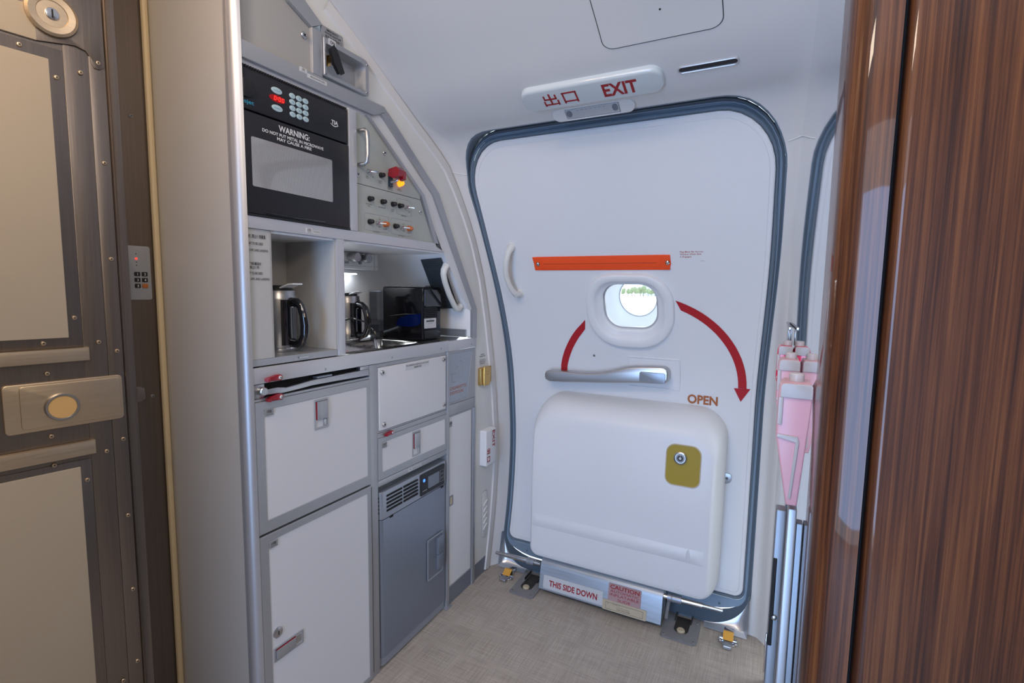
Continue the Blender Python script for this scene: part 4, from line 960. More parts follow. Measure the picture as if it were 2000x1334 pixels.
for k, (a, b, c_, d_) in enumerate(((1.0645, 1.3175, 1.163, 1.3635), (1.173, 1.3175, 1.2665, 1.3635), (1.198, 1.3775, 1.264, 1.424))):
    P = rr(a, b, c_, d_, .004); MB().hole(P, inset(P, .0007), -.0031, -.0025, G).build('group_outline', 'greylabel', sp2)
mb = MB()
for tx, u, v in (('MICROWAVE', 1.082, 1.386), ('OVEN', 1.082, 1.381), ('REFRIGERATOR', 1.135, 1.3845), ('WATER', 1.180, 1.3855), ('PUMP', 1.180, 1.381), ('OFF', 1.256, 1.388), ('SPARE LIGHT', 1.231, 1.3740), ('ON', 1.124, 1.350), ('OFF', 1.124, 1.329), ('POWER', 1.1475, 1.326), ('HOT CUP NO. 1', 1.112, 1.3140), ('ON', 1.229, 1.350), ('OFF', 1.229, 1.329), ('POWER', 1.2535, 1.326), ('HOT CUP NO. 2', 1.219, 1.3140)): fine(mb, tx, u, v)
mb.build('legends', 'ink', sp2)

# ------------------------------------------------------------------ worktop and sink
wt = thing('worktop', (-1.16, 1.18, .945), 'stainless galley worktop with a shallow sink under the shelf', 'worktop')
PO = rr(-1.328, .7135, -1.002, 1.6105, .001, 4, sub=.03); SC = (-1.115, 1.16)
SI = rr(-1.212, 1.000, -1.028, 1.345, .028, 8, sub=.03)
def ang_to(P, Q, c):
    out = []
    for p in P:
        dx, dz = p[0]-c[0], p[1]-c[1]; best = 0
        for i in range(len(Q)):
            a, b = Q[i-1], Q[i]; ax, az, bx, bz = a[0]-c[0], a[1]-c[1], b[0]-c[0], b[1]-c[1]; ex, ez = bx-ax, bz-az; den = dx*ez-dz*ex
            if abs(den) < 1e-12: continue
            t = (ax*ez-az*ex)/den; s_ = (ax*dz-az*dx)/den
            if t > 0 and -1e-6 <= s_ <= 1+1e-6: best = max(best, t)
        out.append((c[0]+dx*best, c[1]+dz*best))
    return out
OQ = ang_to(SI, PO, SC)
MB().rings([[W(x, y, .952) for x, y in OQ], [W(x, y, .981) for x, y in OQ], [W(x, y, .981) for x, y in SI]], False, False).build('top', 'worktop', wt)
MB().rings([[W(x, y, .9815) for x, y in inset(SI, -.010)], [W(x, y, .9840) for x, y in inset(SI, -.003)], [W(x, y, .9800) for x, y in inset(SI, .001)], [W(x, y, .955) for x, y in inset(SI, .010)], [W(x, y, .949) for x, y in inset(SI, .020)]], False, True).build('sink', 'sinkm', wt)
MB().lathe([(.022, .9495), (.022, .951), (.016, .9505)], lambda a, b, c: (-1.12+a, 1.17+b, c), 20).build('drain', 'chrome', wt)
ed = MB().box(.7130, 1.4590, .9455, .9815, -.003, .004, G, .0012).build('front_edge', 'trim_light', wt)
MB().box(1.4600, 1.6455, .9440, .9785, -.003, .003, G, .0012).build('front_edge', 'trim_light', wt)
for u, v in ((.913, .954), (1.165, .956), (1.414, .958), (1.61, .956)): MB().cyl(u, v, .0035, .0035, .0046, G, 12).build('rivet', 'trim', wt)

# ------------------------------------------------------------------ sink bay contents
fb = thing('tap_unit', (-1.29, 1.2, 1.218), 'pale wall box with a two-knob water tap, labelled HOT, above the sink', 'tap')
F = frame((-1.262, 0, 0), (0, 1, 0), (0, 0, 1))
MB().box(1.02, 1.405, 1.2215, 1.2765, -.060, 0, F, .002).build('box', 'bay', fb)
MB().box(1.385, 1.3862, 1.2225, 1.2755, 0, .0006, F).box(1.02, 1.404, 1.2325, 1.2333, 0, .0006, F).build('seam', 'greylabel', fb)
for u in (1.268, 1.322): MB().lathe([(.012, 0), (.012, .022), (.016, .024), (.016, .036), (.014, .038)], lambda a, b, c: F(u+a, 1.2595+b, c), 20).build('tap_knob', 'satin', fb)
MB().tube([F(1.268, 1.2590, .012), F(1.322, 1.2590, .012)], .009, 14).build('tap_body', 'fridge', fb)
MB().tube([F(1.295, 1.259, .012), F(1.295, 1.245, .020), F(1.295, 1.238, .022)], .0055, 12).build('spout', 'fridge', fb)
o = MB().slab(rr(1.243, 1.237, 1.266, 1.2475, .001), 0, .001, F).build('hot_label', 'label', fb); MB().text('HOT', 1.2545, 1.2395, .0055, F, .0014, .015, bold=.012).build('lettering', 'ink', o)
ul = thing('undershelf_light', (-1.30, 1.2, 1.205), 'thin lit strip lamp below the tap box over the sink', 'lamp')
MB().slab(rr(1.06, 1.2085, 1.345, 1.2165, .003), -.060, -.028, F, .002).build('housing', 'bay', ul)
MB().box(1.07, 1.335, 1.2045, 1.2085, -.055, -.034, F).build('tube', 'lamp_on', ul)

def jug(x, y, z, label, cable=False):
    """insulated steel server: body, black back plate, loop handle, flip lid"""
    t = thing('coffee_jug', (x, y, z), label, 'coffee jug', 'steel coffee jugs in the galley')
    R = .044; Q = lambda a, b, c: Vector((x+a, y+b, z+c))
    MB().lathe([(R*.96, .0), (R, .003), (R, .128), (R*.99, .134), (R*.93, .141), (R*.93, .150), (R*.80, .153)], Q, 40).build('body', 'satin', t)
    MB().lathe([(R*1.01, .006), (R*1.012, .008), (R*1.01, .010)], Q, 40, False, False).build('base_band', 'chrome', t)
    dx, dy = math.sin(1.53), math.cos(1.53)                              # handle points to the right and forward
    d = Vector((dx, dy, 0)).normalized(); s_ = Vector((d.y, -d.x, 0))
    Rs = []
    for zc in (.016, .128):
        ring = []
        for k in range(11):
            a = -.6+1.2*k/10; p = d*math.cos(a)+s_*math.sin(a); ring.append(Q(0, 0, zc)+p*(R+.004))
        for k in range(10, -1, -1):
            a = -.6+1.2*k/10; p = d*math.cos(a)+s_*math.sin(a); ring.append(Q(0, 0, zc)+p*(R-.002))
        Rs.append(ring)
    MB().rings(Rs, True, True).build('back_plate', 'blackg', t)
    pts = [(R, .122), (R+.022, .121), (R+.034, .112), (R+.041, .092), (R+.045, .066), (R+.043, .042), (R+.034, .025), (R+.018, .020), (R, .022)]
    MB().tube([Q(0, 0, h)+d*r for r, h in pts], [.010, .0095, .009, .009, .0095, .009, .009, .0095, .010], 12, flat=1.2).build('handle', 'blackg', t)
    for h in (.112, .028): MB().lathe([(.004, 0), (.003, .0015), (.001, .002)], lambda a, b, c: Q(0, 0, h+b)+d*(R+.004+c)+s_*a, 10).build('rivet', 'chrome', t)
    MB().lathe([(R*.80, .150), (R*.80, .160), (R*.7, .163)], Q, 30).build('collar', 'black', t)
    pl = []
    for k in range(9): pl.append((-.040+.0135*k, .154+.011*sm((k-4.5)/3)))
    mb = MB(); A = [Q(0, 0, h)+d*r+s_*.020*(1-.25*max(0, (k-5)/3)) for k, (r, h) in enumerate(pl)]; B = [Q(0, 0, h)+d*r-s_*.020*(1-.25*max(0, (k-5)/3)) for k, (r, h) in enumerate(pl)]
    n = len(A); up2 = Vector((0, 0, .0035))
    mb.rings([[a, b, b+up2, a+up2] for a, b in zip(A, B)], True, True)
    mb.build('lid_lever', 'molded', t)
    return t
jug(-1.104, .866, .9998, 'steel coffee jug with black loop handle standing in the open left bay')
jug(-1.278, 1.268, .9812, 'steel coffee jug with black handle beside the sink, behind a black cord')
cb = MB().tube([(-1.225, 1.20, 1.055), (-1.20, 1.215, 1.062), (-1.175, 1.245, 1.050), (-1.165, 1.275, 1.018), (-1.172, 1.292, .990), (-1.19, 1.305, .986)], .0032, 8).build('power_cord', 'blackg')
tag(cb, 'thin black cord curving in front of the jug beside the sink', 'cord')

cm = thing('coffee_machine', (-1.165, 1.475, .9812), 'glossy black capsule coffee machine on the right of the worktop', 'coffee machine')
x0, x1, y0, y1, z0, z1 = -1.252, -1.072, 1.415, 1.520, .9815, 1.166
MB().cbox(x0, x1, y0, y1, z0, z1, .006).build('body', 'smoked', cm)
Fs = frame((0, y0, 0), (1, 0, 0), (0, 0, 1)); Ff = frame((x1, 0, 0), (0, 1, 0), (0, 0, 1))
MB().slab(rr(x0+.004, z0+.004, x1-.003, z1-.004, .005), 0, .002, Fs, .001).build('side_panel', 'smoked', cm)
MB().slab([(-1.190, 1.028), (-1.140, 1.026), (-1.100, 1.030), (-1.082, 1.040), (-1.080, 1.072), (-1.110, 1.074), (-1.150, 1.064), (-1.180, 1.052)], .002, .0026, Fs).build('blue_bag_image', 'bluec', cm)  # blue bag that shows in the glossy side, painted on as a flat patch
MB().tube([(-1.215, y0-.003, 1.062), (-1.15, y0-.003, 1.070), (-1.10, y0-.003, 1.072)], .0014, 6).build('side_seam', 'black', cm)
MB().slab(rr(y0+.006, 1.098, y1-.004, z1-.008, .004), 0, .004, Ff, .002).build('front_cover', 'blackg', cm)
mb = MB()
for k in range(11): mb.box(y0+.006+k*.0072, y0+.0075+k*.0072, 1.058, 1.095, 0, .0022, Ff)
for k in range(6): mb.box(y0+.006, y0+.080, 1.060+k*.0062, 1.0615+k*.0062, 0, .0024, Ff)
mb.build('grille', 'blackm', cm)
o = MB().slab(rr(y0+.006, 1.022, y0+.074, 1.057, .003), 0, .0012, Ff).build('bar_code_label', 'label', cm)
mb = MB()
for k in range(24): mb.box(y0+.016+k*.0019, y0+.016+k*.0019+(.0006+.0007*(k*7 % 3)), 1.0445, 1.050, .0012, .0016, Ff)
mb.text('220-240V', y0+.04, 1.0525, .0024, Ff, .0016).text('50-60Hz 1200W', y0+.04, 1.038, .0024, Ff, .0016).build('label_print', 'ink', o)
MB().slab(rr(y0+.006, z0+.006, y0+.085, 1.016, .003), 0, .003, Ff, .001).build('drip_front', 'black', cm)
MB().box(x0+.03, x1-.012, y0+.03, y1-.03, z1, z1+.004).build('top_button', 'blackg', cm)
tk = rr(-1.322, 1.418, -1.258, 1.505, .012)
mb = MB().rings([[W(a, b, .9995) for a, b in tk], [W(a, b, 1.148) for a, b in tk]], True, False); mb.build('water_tank', 'tank', cm)
MB().slab(inset(tk, .004), 1.000, 1.042, W).build('tank_water', 'tank', cm)
MB().slab(tk, .9815, .9995, W).build('tank_foot', 'black', cm)
MB().hole(inset(tk, -.002), inset(tk, .003), 1.146, 1.151, W).build('tank_rim', 'fridge', cm)

pc = thing('caution_placard', S(-.08, .11), 'dark grey caution placard of small print on the sloping lining, left of the white handle', 'placard')
q = [(-.146, -.004), (-.0545, .003), (-.0225, .2385), (-.113, .2315)]
MB().slab(q, .0006, .0022, S).build('plate', 'placard', pc)
mb = MB(); T_ = [('CAUTION', .5), ('WASTE WATER MASTS MUST BE', .9), ('OPEN TO PREVENT FREEZING OF', .95), ('DRAIN LINES ON THE GROUND', .8), ('', 0), ('NOTICE', .42), ('DO NOT POUR COFFEE GROUNDS,', .95), ('TEA LEAVES, MILK OR JUICE', .92), ('INTO THE SINK. EMPTY ALL', .92), ('LIQUID WASTE INTO THE', .85), ('LAVATORY BOWL. KEEP THE SINK', .95), ('STRAINER CLEAN AND IN PLACE', .95), ('AT ALL TIMES DURING FLIGHT.', .9), ('REPORT BLOCKED DRAINS TO', .85), ('MAINTENANCE.', .5), ('', 0), ('TO CLEAN USE WATER AND', .7), ('MILD SOAP ONLY', .5), ('', 0), ('NOTE', .2), ('WATER IS FOR WASHING', .75), ('', 0), ('NO SMOKING', .4), ('', 0), ('DISPOSE OF CIGARETTES IN THE', .85), ('CONTAINER PROVIDED', .75)]
for k, (tx, wf) in enumerate(T_):
    f = k/len(T_); v = .225-.222*f; uc = -.070-.029*f
    if tx: mb.text(tx, uc, v-.003, .0048 if wf < .5 and k < 7 else .0040, S, .0026, wf*.072)
mb.build('small_print', 'ink', pc)
gh = thing('grab_handle', S(-.01, .02), 'ivory grab handle on the galley edge beside the dark placard', 'handle')
gp = [(u-.004, v, w+.003) for u, v, w in [(-.012, .206, 0), (-.012, .203, .020), (-.014, .192, .030), (-.020, .160, .034), (-.026, .110, .036), (-.030, .060, .034), (-.034, .030, .030), (-.035, .018, .020), (-.035, .016, 0)]]
MB().tube([S(u, v, w) for u, v, w in gp], [.012, .0115, .0105, .010, .010, .010, .0105, .0115, .012], 12).build('grip', 'ivory', gh)
for u, v in ((-.016, .206), (-.039, .016)): MB().cyl(u, v, .0125, .0024, .008, S, 16, .002).build('foot', 'ivory', gh)

# ------------------------------------------------------------------ pull-out shelf bar and latches
ps = thing('pull_out_shelf', (-1.0, .89, .9115), 'pull-out work shelf shut in its slot, with a long grey metal bar and round knob', 'shelf')
MB().box(.7135, 1.0695, .9120, .9448, -.10, -.016, G).build('slot', 'dark', ps)
PB = [(.742, .9185), (.786, .9155), (.815, .9165), (.870, .9195), (.95, .9185), (1.066, .9165)]
PT = [(.742, .9315), (.772, .9315), (.795, .9275), (.825, .9295), (.870, .9330), (1.066, .9345)]
MB().slab(PB+PT[::-1], -.016, .006, G, .002).build('bar', 'satin', ps)
MB().box(.715, .741, .9125, .944, -.016, .0015, G, .001).build('catch_plate', 'satin', ps)
MB().lathe([(.0095, .0015), (.0095, .014), (.008, .016)], lambda a, b, c: G(.7305+a, .9295+b, c), 20).build('knob', 'satin', ps)
MB().box(1.036, 1.069, .930, .9435, -.014, .0015, G, .001).build('end_catch', 'satin', ps)
MB().box(.888, .935, .9345, .9385, -.014, .003, G).build('finger_tab', 'fridge', ps)

def latch(u, v, s_, label):
    t = thing('turn_latch', G(u, v), label, 'latch', 'red quarter-turn latches')
    P = [(-.0305, -.0042), (-.0285, -.0052), (-.002, -.0066)]+[(.0075*math.cos(a), .0075*math.sin(a)) for a in [math.radians(d) for d in range(-75, 76, 15)]]+[(-.008, .0070), (-.0285, .0030), (-.0305, .0022)]
    MB().slab([(u+a*s_, v+b*s_) for a, b in P], .0042, .0042+.009*s_, G, .0018).build('lever', 'redl', t)
    MB().slab([(u+a*s_, v+b*s_) for a, b in ((-.0335, -.0055), (-.0285, -.0055), (-.0285, .0028), (-.0335, .0020))], .0042, .0042+.014*s_, G, .001).build('thumb_tab', 'redl', t)
    screw(G, u, v, .0042*s_, t, 'label', .0042+.009*s_, 'pivot_screw')
    return t
latch(.7735, .9545, 1.0, 'red turn latch above the long metal shelf bar, near the corner post')
latch(.7745, .9095, 1.0, 'red turn latch below the long metal shelf bar, just above door 106')
latch(1.1555, .7320, .85, 'smaller red turn latch between the screwed plumbing panel and drawer 107')

# ------------------------------------------------------------------ cupboards, drawer, panels
def paddle(u0, v0, u1, v1, horiz, parent, w):
    t = MB().hole(rr(u0, v0, u1, v1, .002), rr(u0+.0045, v0+.0045, u1-.0045, v1-.0045, .001), w-.003, w+.0025, G, .0008).build('latch', 'trim', parent)
    a, b, c, d = u0+.0047, v0+.0047, u1-.0047, v1-.0047
    MB().box(a, c, b, d, w-.003, w-.0012, G).build('recess', 'fridge', t)
    if horiz:
        e = a+(c-a)*.74; MB().box(a+.001, e, b+.002, d-.001, w-.001, w+.006, G, .0012).build('paddle', 'trim', t)
        MB().box(a+.001, e, d-.0016, d-.0002, w-.001, w+.0045, G).build('red_edge', 'redl', t)
        MB().box(e+.003, c-.002, b+.004, d-.004, w-.001, w+.002, G, .001).build('latch_tongue', 'satin', t)
    else:
        e = b+(d-b)*.30; MB().box(a+.0035, c-.001, e, d-.001, w-.001, w+.006, G, .0012).build('paddle', 'trim', t)
        MB().box(a+.0006, a+.0035, e, d-.001, w-.001, w+.0035, G).build('red_edge', 'redl', t)
        MB().box(c-(c-a)*.35, c-.002, b+.002, e-.002, w-.001, w+.003, G, .001).build('latch_tongue', 'satin', t)
def cupboard(name, u0, v0, u1, v1, bor, label, cat, w=.004, body=.9, group=None, fm='trim'):
    t = thing(name, (-1.15, (u0+u1)/2, v0), label, cat, group)
    MB().box(u0+.004, u1-.004, v0+.003, v1-.003, -.30, -.012, G).build('body', 'niche', t)
    d = MB().rframe(u0, v0, u1, v1, bor, -.011, w, G, .0012).build('front_frame', fm, t)
    l, r, b, tp = bor
    MB().box(u0+l, u1-r, v0+b, v1-tp, -.011, w-.0015, G).build('front_panel', 'white', t)
    return t, d
c106, d_ = cupboard('cupboard', .7142, .6010, 1.0695, .9050, (.0225, .0115, .0285, .020), 'square white galley cupboard 106 with an upright latch, below the shelf bar', 'cupboard', group='white galley cupboards')
paddle(.8745, .806, .919, .8815, False, c106, .0025)
tagplate(G, .7370, .8705, .0225, .016, c106, '106', w=.0042, m='greylabel', sub_='MAX 25 LBS')
c108, d_ = cupboard('cupboard', .7142, .0030, 1.0695, .5955, (.0225, .0145, .0170, .018), 'tall white galley cupboard 108 with a round lock and a sideways latch near the floor', 'cupboard', group='white galley cupboards')
paddle(.740, .2775, .824, .3125, True, c108, .0025)
MB().lathe([(.0125, 0), (.0125, .0025), (.009, .0045), (.004, .0045)], lambda a, b, c: G(.7525+a, .3475+b, .0025+c), 22).build('lock', 'satin', c108)
MB().box(.7515, .7535, .343, .352, .0066, .0076, G).build('keyhole', 'dark', c108)
tagplate(G, .7370, .5605, .0225, .016, c108, '108', w=.0042, m='greylabel', sub_='MAX 60 LBS')
pl = thing('plumbing_panel', (-1.01, 1.275, .74), 'white screwed-on panel labelled PLUMBING SERVICE ACCESS', 'panel')
MB().rframe(1.1012, .7400, 1.4495, .9430, (.006, .006, .0045, .0095), -.02, .0005, G, .0006).build('surround', 'trim', pl)
MB().slab(rr(1.1085, .7460, 1.4425, .9315, .003), -.01, .003, G, .001).build('face', 'white', pl)
for u, v in ((1.122, .9165), (1.430, .9190), (1.127, .7620), (1.4325, .7610)): screw(G, u, v, .0075, pl, 'satin', .003)
o = MB().slab(rr(1.226, .9085, 1.346, .9275, .001), .003, .0038, G).build('label_plate', 'label', pl)
MB().text('PLUMBING SERVICE ACCESS', 1.286, .9195, .0050, G, .0042, .112).text('管道维护通道', 1.286, .9115, .0045, G, .0042).build('label_lettering', 'ink', o)
dr7, d_ = cupboard('drawer', 1.1012, .5985, 1.4495, .7250, (.0165, .0115, .0225, .0155), 'low white drawer 107 with a small upright latch above the silver fridge', 'drawer')
paddle(1.2575, .6255, 1.2985, .7055, False, dr7, .0025)
tagplate(G, 1.1178, .6925, .020, .0155, dr7, '107', w=.0042, m='greylabel', sub_='MAX 8 LBS')
cg = thing('cigarette_disposal_panel', (-1.01, 1.55, .752), 'grey metal panel engraved with a figure at a bin and CIGARETTE DISPOSAL', 'panel')
P = [(1.4675, .7515), (1.6445, .7515), (1.6445, .9425), (1.4675, .9425)]; Q = [(1.4690, .7555), (1.5850, .7595), (1.6215, .9315), (1.4690, .9325)]
MB().hole(P, Q, -.015, .000, G, .0008).build('surround', 'trim', cg)
MB().slab(Q, -.015, -.0025, G).build('face', 'sheet', cg)
mb = MB(); E2 = lambda pts, r=.0009: mb.tube([G(u, v, -.0023) for u, v in pts], r, 5)
E2([(1.5405+.0085*math.cos(a), .9105+.0085*math.sin(a)) for a in [2*PI*k/16 for k in range(17)]])
E2([(1.5290, .8360), (1.5290, .8660), (1.5265, .8925), (1.5345, .9005), (1.5475, .9005), (1.5560, .8930), (1.5560, .8600), (1.5530, .8360)]); E2([(1.5410, .8360), (1.5410, .8640)])
E2([(1.5290, .8780), (1.5110, .8770), (1.5050, .8720)]); E2([(1.5290, .8845), (1.5130, .8825)])
E2([(1.4880, .8605), (1.4930, .8290), (1.5120, .8290), (1.5180, .8605), (1.4850, .8605)]); E2([(1.5020, .8560), (1.5030, .8480)]); E2([(1.4990, .8640), (1.5060, .8650)])
mb.build('figure_engraving', 'greylabel', cg)
MB().text('CIGARETTE', 1.5290, .8020, .0115, G, -.0021, .106).text('DISPOSAL', 1.5230, .7850, .0115, G, -.0021, .090).build('lettering', 'redbrown', cg)
ta, d_ = cupboard('tall_cupboard', 1.4672, .0660, 1.6255, .7115, (.0035, .0065, .0065, .0060), 'narrow tall off-white cupboard at the far end of the galley, under the cigarette panel', 'cupboard', w=-.001, fm='trim')
o = MB().rframe(1.472, .378, 1.496, .414, .0035, -.0025, .0005, G, .0006).build('latch', 'fridge', ta); MB().box(1.4755, 1.4925, .3815, .4105, -.0025, -.0012, G).build('recess', 'tan', o)
tagplate(G, 1.4725, .6700, .017, .020, ta, '109', w=-.0024, m='greylabel')

# ------------------------------------------------------------------ fridge
fg = thing('fridge', (-1.1, 1.276, .008), 'silver grey built-in fridge with a vented top and small dark display', 'fridge')
FZ = frame((-.996, 0, 0), (0, 1, 0), (0, 0, 1))
u0, u1 = 1.1075, 1.4440
def panel(z0, z1, w0, w1, m, name, r=.014):
    P = [(w0, u0)]+[(w1-r+r*math.sin(a), u0+r-r*math.cos(a)) for a in [PI/2*k/6 for k in range(7)]]+[(w1-.004, u1), (w0, u1)]
    P = [(p[0]-.996, p[1]) for p in P]
    return MB().slab(P[::1], z0, z1, W, .002).build(name, m, fg)
MB().box(u0+.002, u1-.002, .02, .555, -.29, -.046, FZ).build('body', 'fridge', fg)
panel(.4755, .5590, -.045, .001, 'fridgel', 'top_cover')
panel(.0360, .4725, -.045, .0, 'fridge', 'door')
panel(.0080, .0335, -.045, -.004, 'fridgel', 'base')
vs_ = []
for c_ in range(2):
    for r_ in range(5):
        vs_.append(MB().slab(rr(1.132+c_*.079, .4935+r_*.0115, 1.2050+c_*.079, .5000+r_*.0115, .002), .0005, .0016, FZ).build('vent_slot', 'dark', fg))
for r_ in range(5): MB().box(-.030, -.006, .4935+r_*.0115, .5000+r_*.0115, 0, .0010, frame((-.996, u0, 0), (1, 0, 0), (0, 0, 1))).build('side_vent_slot', 'dark', fg)
dp = MB().slab(rr(1.297, .4805, 1.4315, .5530, .003), .0005, .003, FZ, .001).build('display', 'blackm', fg)
MB().slab(rr(1.336, .4950, 1.398, .5360, .002), .003, .0036, FZ).build('screen', 'screen', dp)
MB().hole(ell(1.3135, .5300, .0055, n=16), ell(1.3135, .5300, .0034, n=16), .003, .0038, FZ).cyl(1.3135, .530, .0022, .003, .0038, FZ, 12).build('power_light', 'ledblue', dp)
for k in range(3): MB().rframe(1.404, .4950+k*.0145, 1.427, .5060+k*.0145, .0007, .003, .0036, FZ, 0).build('touch_key', 'greylabel', dp)
MB().box(1.305, 1.328, .494, .496, .003, .0036, FZ).build('print', 'greylabel', dp)
for u in (1.147, 1.412): MB().box(u, u+.014, .4690, .4755, .0005, .0022, FZ).build('hinge_notch', 'dark', fg)
hr = MB().hole(rr(1.3335, .1640, 1.4235, .3120, .006), rr(1.3385, .1695, 1.4185, .3065, .004), -.001, .003, FZ, .001).build('handle_recess', 'fridgel', fg)
MB().box(1.3385, 1.4185, .1695, .3065, .0, .0008, FZ).build('recess_back', 'fridge', hr)
MB().box(1.3840, 1.4170, .1860, .2390, .0008, .009, FZ, .003).build('handle_grip', 'fridge', hr)
MB().box(1.3840, 1.4170, .2410, .3020, .0008, .011, FZ, .003).build('handle_grip', 'fridge', hr)
MB().box(1.366, 1.383, .2385, .2415, .0008, .004, FZ).build('lock_pin', 'satin', hr)

# ------------------------------------------------------------------ fittings on the forward wall beside the galley
G2 = frame((-1.004, 0, 0), (0, 1, 0), (0, 0, 1))
gd = thing('gold_latch_cover', G2(1.705, .787), 'small polished gold latch cover on the white wall right of the worktop', 'latch cover')
MB().slab(rr(1.671, .789, 1.745, .857, .004), .0004, .012, G2, .003).build('cover', 'gold', gd)
MB().slab([(1.690, .786), (1.728, .784), (1.743, .800), (1.743, .860), (1.690, .862)], .012, .019, G2, .003).build('flap', 'gold', gd)
MB().text('PULL TO', 1.717, .836, .0055, G2, .0196, .024).text('OPEN', 1.717, .826, .0055, G2, .0196, .016).build('engraving', 'tan', gd)
gl = thing('latch_instruction', G2(1.70, .87), 'tiny black printed instructions above the gold latch cover', 'label')
mb = MB()
for k, (tx, w_) in enumerate((('ASSIST', .030), ('HANDLE CREW', .05), ('', 0), ('PULL OUT TO', .048), ('EXTEND FULLY', .055), ('BEFORE USE', .04))):
    if tx: mb.text(tx, 1.702, .906-k*.0072, .0042, G2, .0012, w_*.9, bold=.012)
mb.build('lettering', 'ink', gl)
ex = thing('floor_exit_marker', G2(1.73, .46), 'slim upright white exit marker light low on the wall left of the door', 'sign')
MB().slab(rr(1.688, .462, 1.768, .606, .006), .0004, .030, G2, .004).build('housing', 'molded', ex)
KX = frame((-1.004, 1.747, .534), (0, 0, -1), (0, 1, 0))
MB().text('EXIT', -.030, -.010, .020, KX, .0308, .070, bold=.018).build('lettering', 'redsign', ex)
mb = MB()
for (a, b, c_, d_) in ((1.706, .512, 1.709, .534), (1.698, .521, 1.717, .524), (1.697, .521, 1.700, .532), (1.715, .521, 1.718, .532), (1.696, .511, 1.719, .514), (1.696, .511, 1.699, .519), (1.716, .511, 1.719, .519), (1.697, .478, 1.700, .500), (1.715, .478, 1.718, .500), (1.697, .497, 1.718, .500), (1.697, .479, 1.718, .482)): mb.box(a, c_, b, d_, .030, .0308, G2)
mb.build('characters', 'redsign', ex)
lv = thing('louver_plate', G2(1.73, .14), 'rounded white louvred vent plate low on the wall near the floor, left of the door', 'vent')
P = rr(1.708, .150, 1.752, .345, .0215)
MB().slab(P, .0004, .0025, G2, .0008).build('plate', 'ivory', lv)
MB().hole(inset(P, -.0012), P, .0004, .0014, G2).build('gap', 'greylabel', lv)
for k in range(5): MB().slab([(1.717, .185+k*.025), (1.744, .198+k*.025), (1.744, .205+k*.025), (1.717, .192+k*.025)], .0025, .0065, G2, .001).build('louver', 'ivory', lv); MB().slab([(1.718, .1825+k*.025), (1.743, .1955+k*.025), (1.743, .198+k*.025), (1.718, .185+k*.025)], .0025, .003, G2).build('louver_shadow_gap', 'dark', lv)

# ================================================================== FLIGHT DECK DOOR
cdor = sroot('door_2', C(-.12, 0))
SX0 = -.48
MB().box(SX0, 0, .01, 2.06, -.036, 0, C).build('leaf', 'steel', cdor)
P = [(-.020, -.001), (-.0185, .0035), (-.0165, .005), (-.014, .0035), (-.012, .0022), (0.0, .0022), (.0008, 0), (.0008, -.001)]
MB().rings([[C(s_, .01, w) for s_, w in P], [C(s_, 2.06, w) for s_, w in P]], False, False, False).build('edge_strip', 'steel', cdor)
MB().box(-.0462, -.0205, .01, 1.604, 0, .0016, C, .0005).build('stile_strip', 'steel', cdor)
MB().slab([(-.0845, .01), (-.047, .01), (-.047, 1.607), (-.0655, 1.6125), (-.0845, 1.6135)], 0, .0012, C, .0005).build('stile_plate', 'steel', cdor)
MB().box(SX0, -.0858, 1.034, 1.599, 0, .0024, C, .0006).build('upper_plate', 'steel', cdor)
MB().box(SX0, -.0858, .306-.2, .803, 0, .0024, C, .0006).build('lower_plate', 'steel', cdor)
MB().slab(rr(SX0+.02, 1.0535, -.107, 1.5765, .0015), .0024, .0052, C, .001).build('upper_panel', 'beige', cdor)
MB().slab(rr(SX0+.02, .12, -.1035, .790, .0015), .0024, .0052, C, .001).build('lower_panel', 'beige', cdor)
MB().slab(rr(SX0, 1.604, -.1215, 1.664, .0015), 0, .004, C, .001).build('top_panel', 'beige', cdor)
MB().box(SX0, -.0785, 1.0065, 1.0330, .002, .014, C, .002).build('rail', 'steelh', cdor)
MB().box(SX0, -.0785, .8140, .8425, .002, .014, C, .002).build('rail', 'steelh', cdor)
MB().slab([(SX0, 1.600), (-.060, 1.600), (-.0555, 1.598), (-.0475, 1.606)], 0, .001, C)
MB().slab([(-.1225, 1.664), (-.1225, 1.604), (-.066, 1.6155), (-.050, 1.6115), (-.0435, 1.602), (-.0425, 1.590), (-.038, 1.5835), (-.029, 1.5830), (-.0215, 1.589), (-.0210, 1.72), (-.1225, 1.72)], .0016, .0034, C, .0006).build('top_bracket', 'steel', cdor)
lk = MB().slab(rr(-.2085, .8765, -.0255, .9700, .008), 0, .006, C, .0015).build('lock_plate', 'steelh', cdor)
MB().slab(rr(-.1855, .8835, -.0300, .9655, .006), .006, .0085, C, .001).build('bolt_plate', 'steelh', lk)
MB().lathe([(.0270, .0085), (.0270, .015), (.0255, .018), (.0225, .018), (.0215, .0165)], lambda a, b, c: C(-.1265+a, .9195+b, c), 36).build('thumb_knob', 'satin', lk)
MB().slab(ell(-.1265, .9195, .0215, n=30), .0160, .0168, C).build('knob_inlay', 'honey', lk)
rl = MB().lathe([(.0385, .003), (.0385, .010), (.034, .013), (.0235, .012), (.0225, .0105), (.0105, .0105)], lambda a, b, c: C(-.0985+a, 1.6575+b, c), 40).build('round_lock', 'steelh', cdor)
MB().cyl(-.0985, 1.6575, .0105, .0100, .0130, C, 24, .001).build('lock_barrel', 'chrome', rl)
MB().box(-.0997, -.0973, 1.650, 1.665, .0130, .0136, C).build('key_slot', 'dark', rl)
MB().slab([(-.002, .9055), (.008, .9055), (.0155, .9105), (.0155, .9335), (.008, .9385), (-.002, .9385)], -.006, .0022, C, .0006).build('latch_tab', 'steel', cdor)
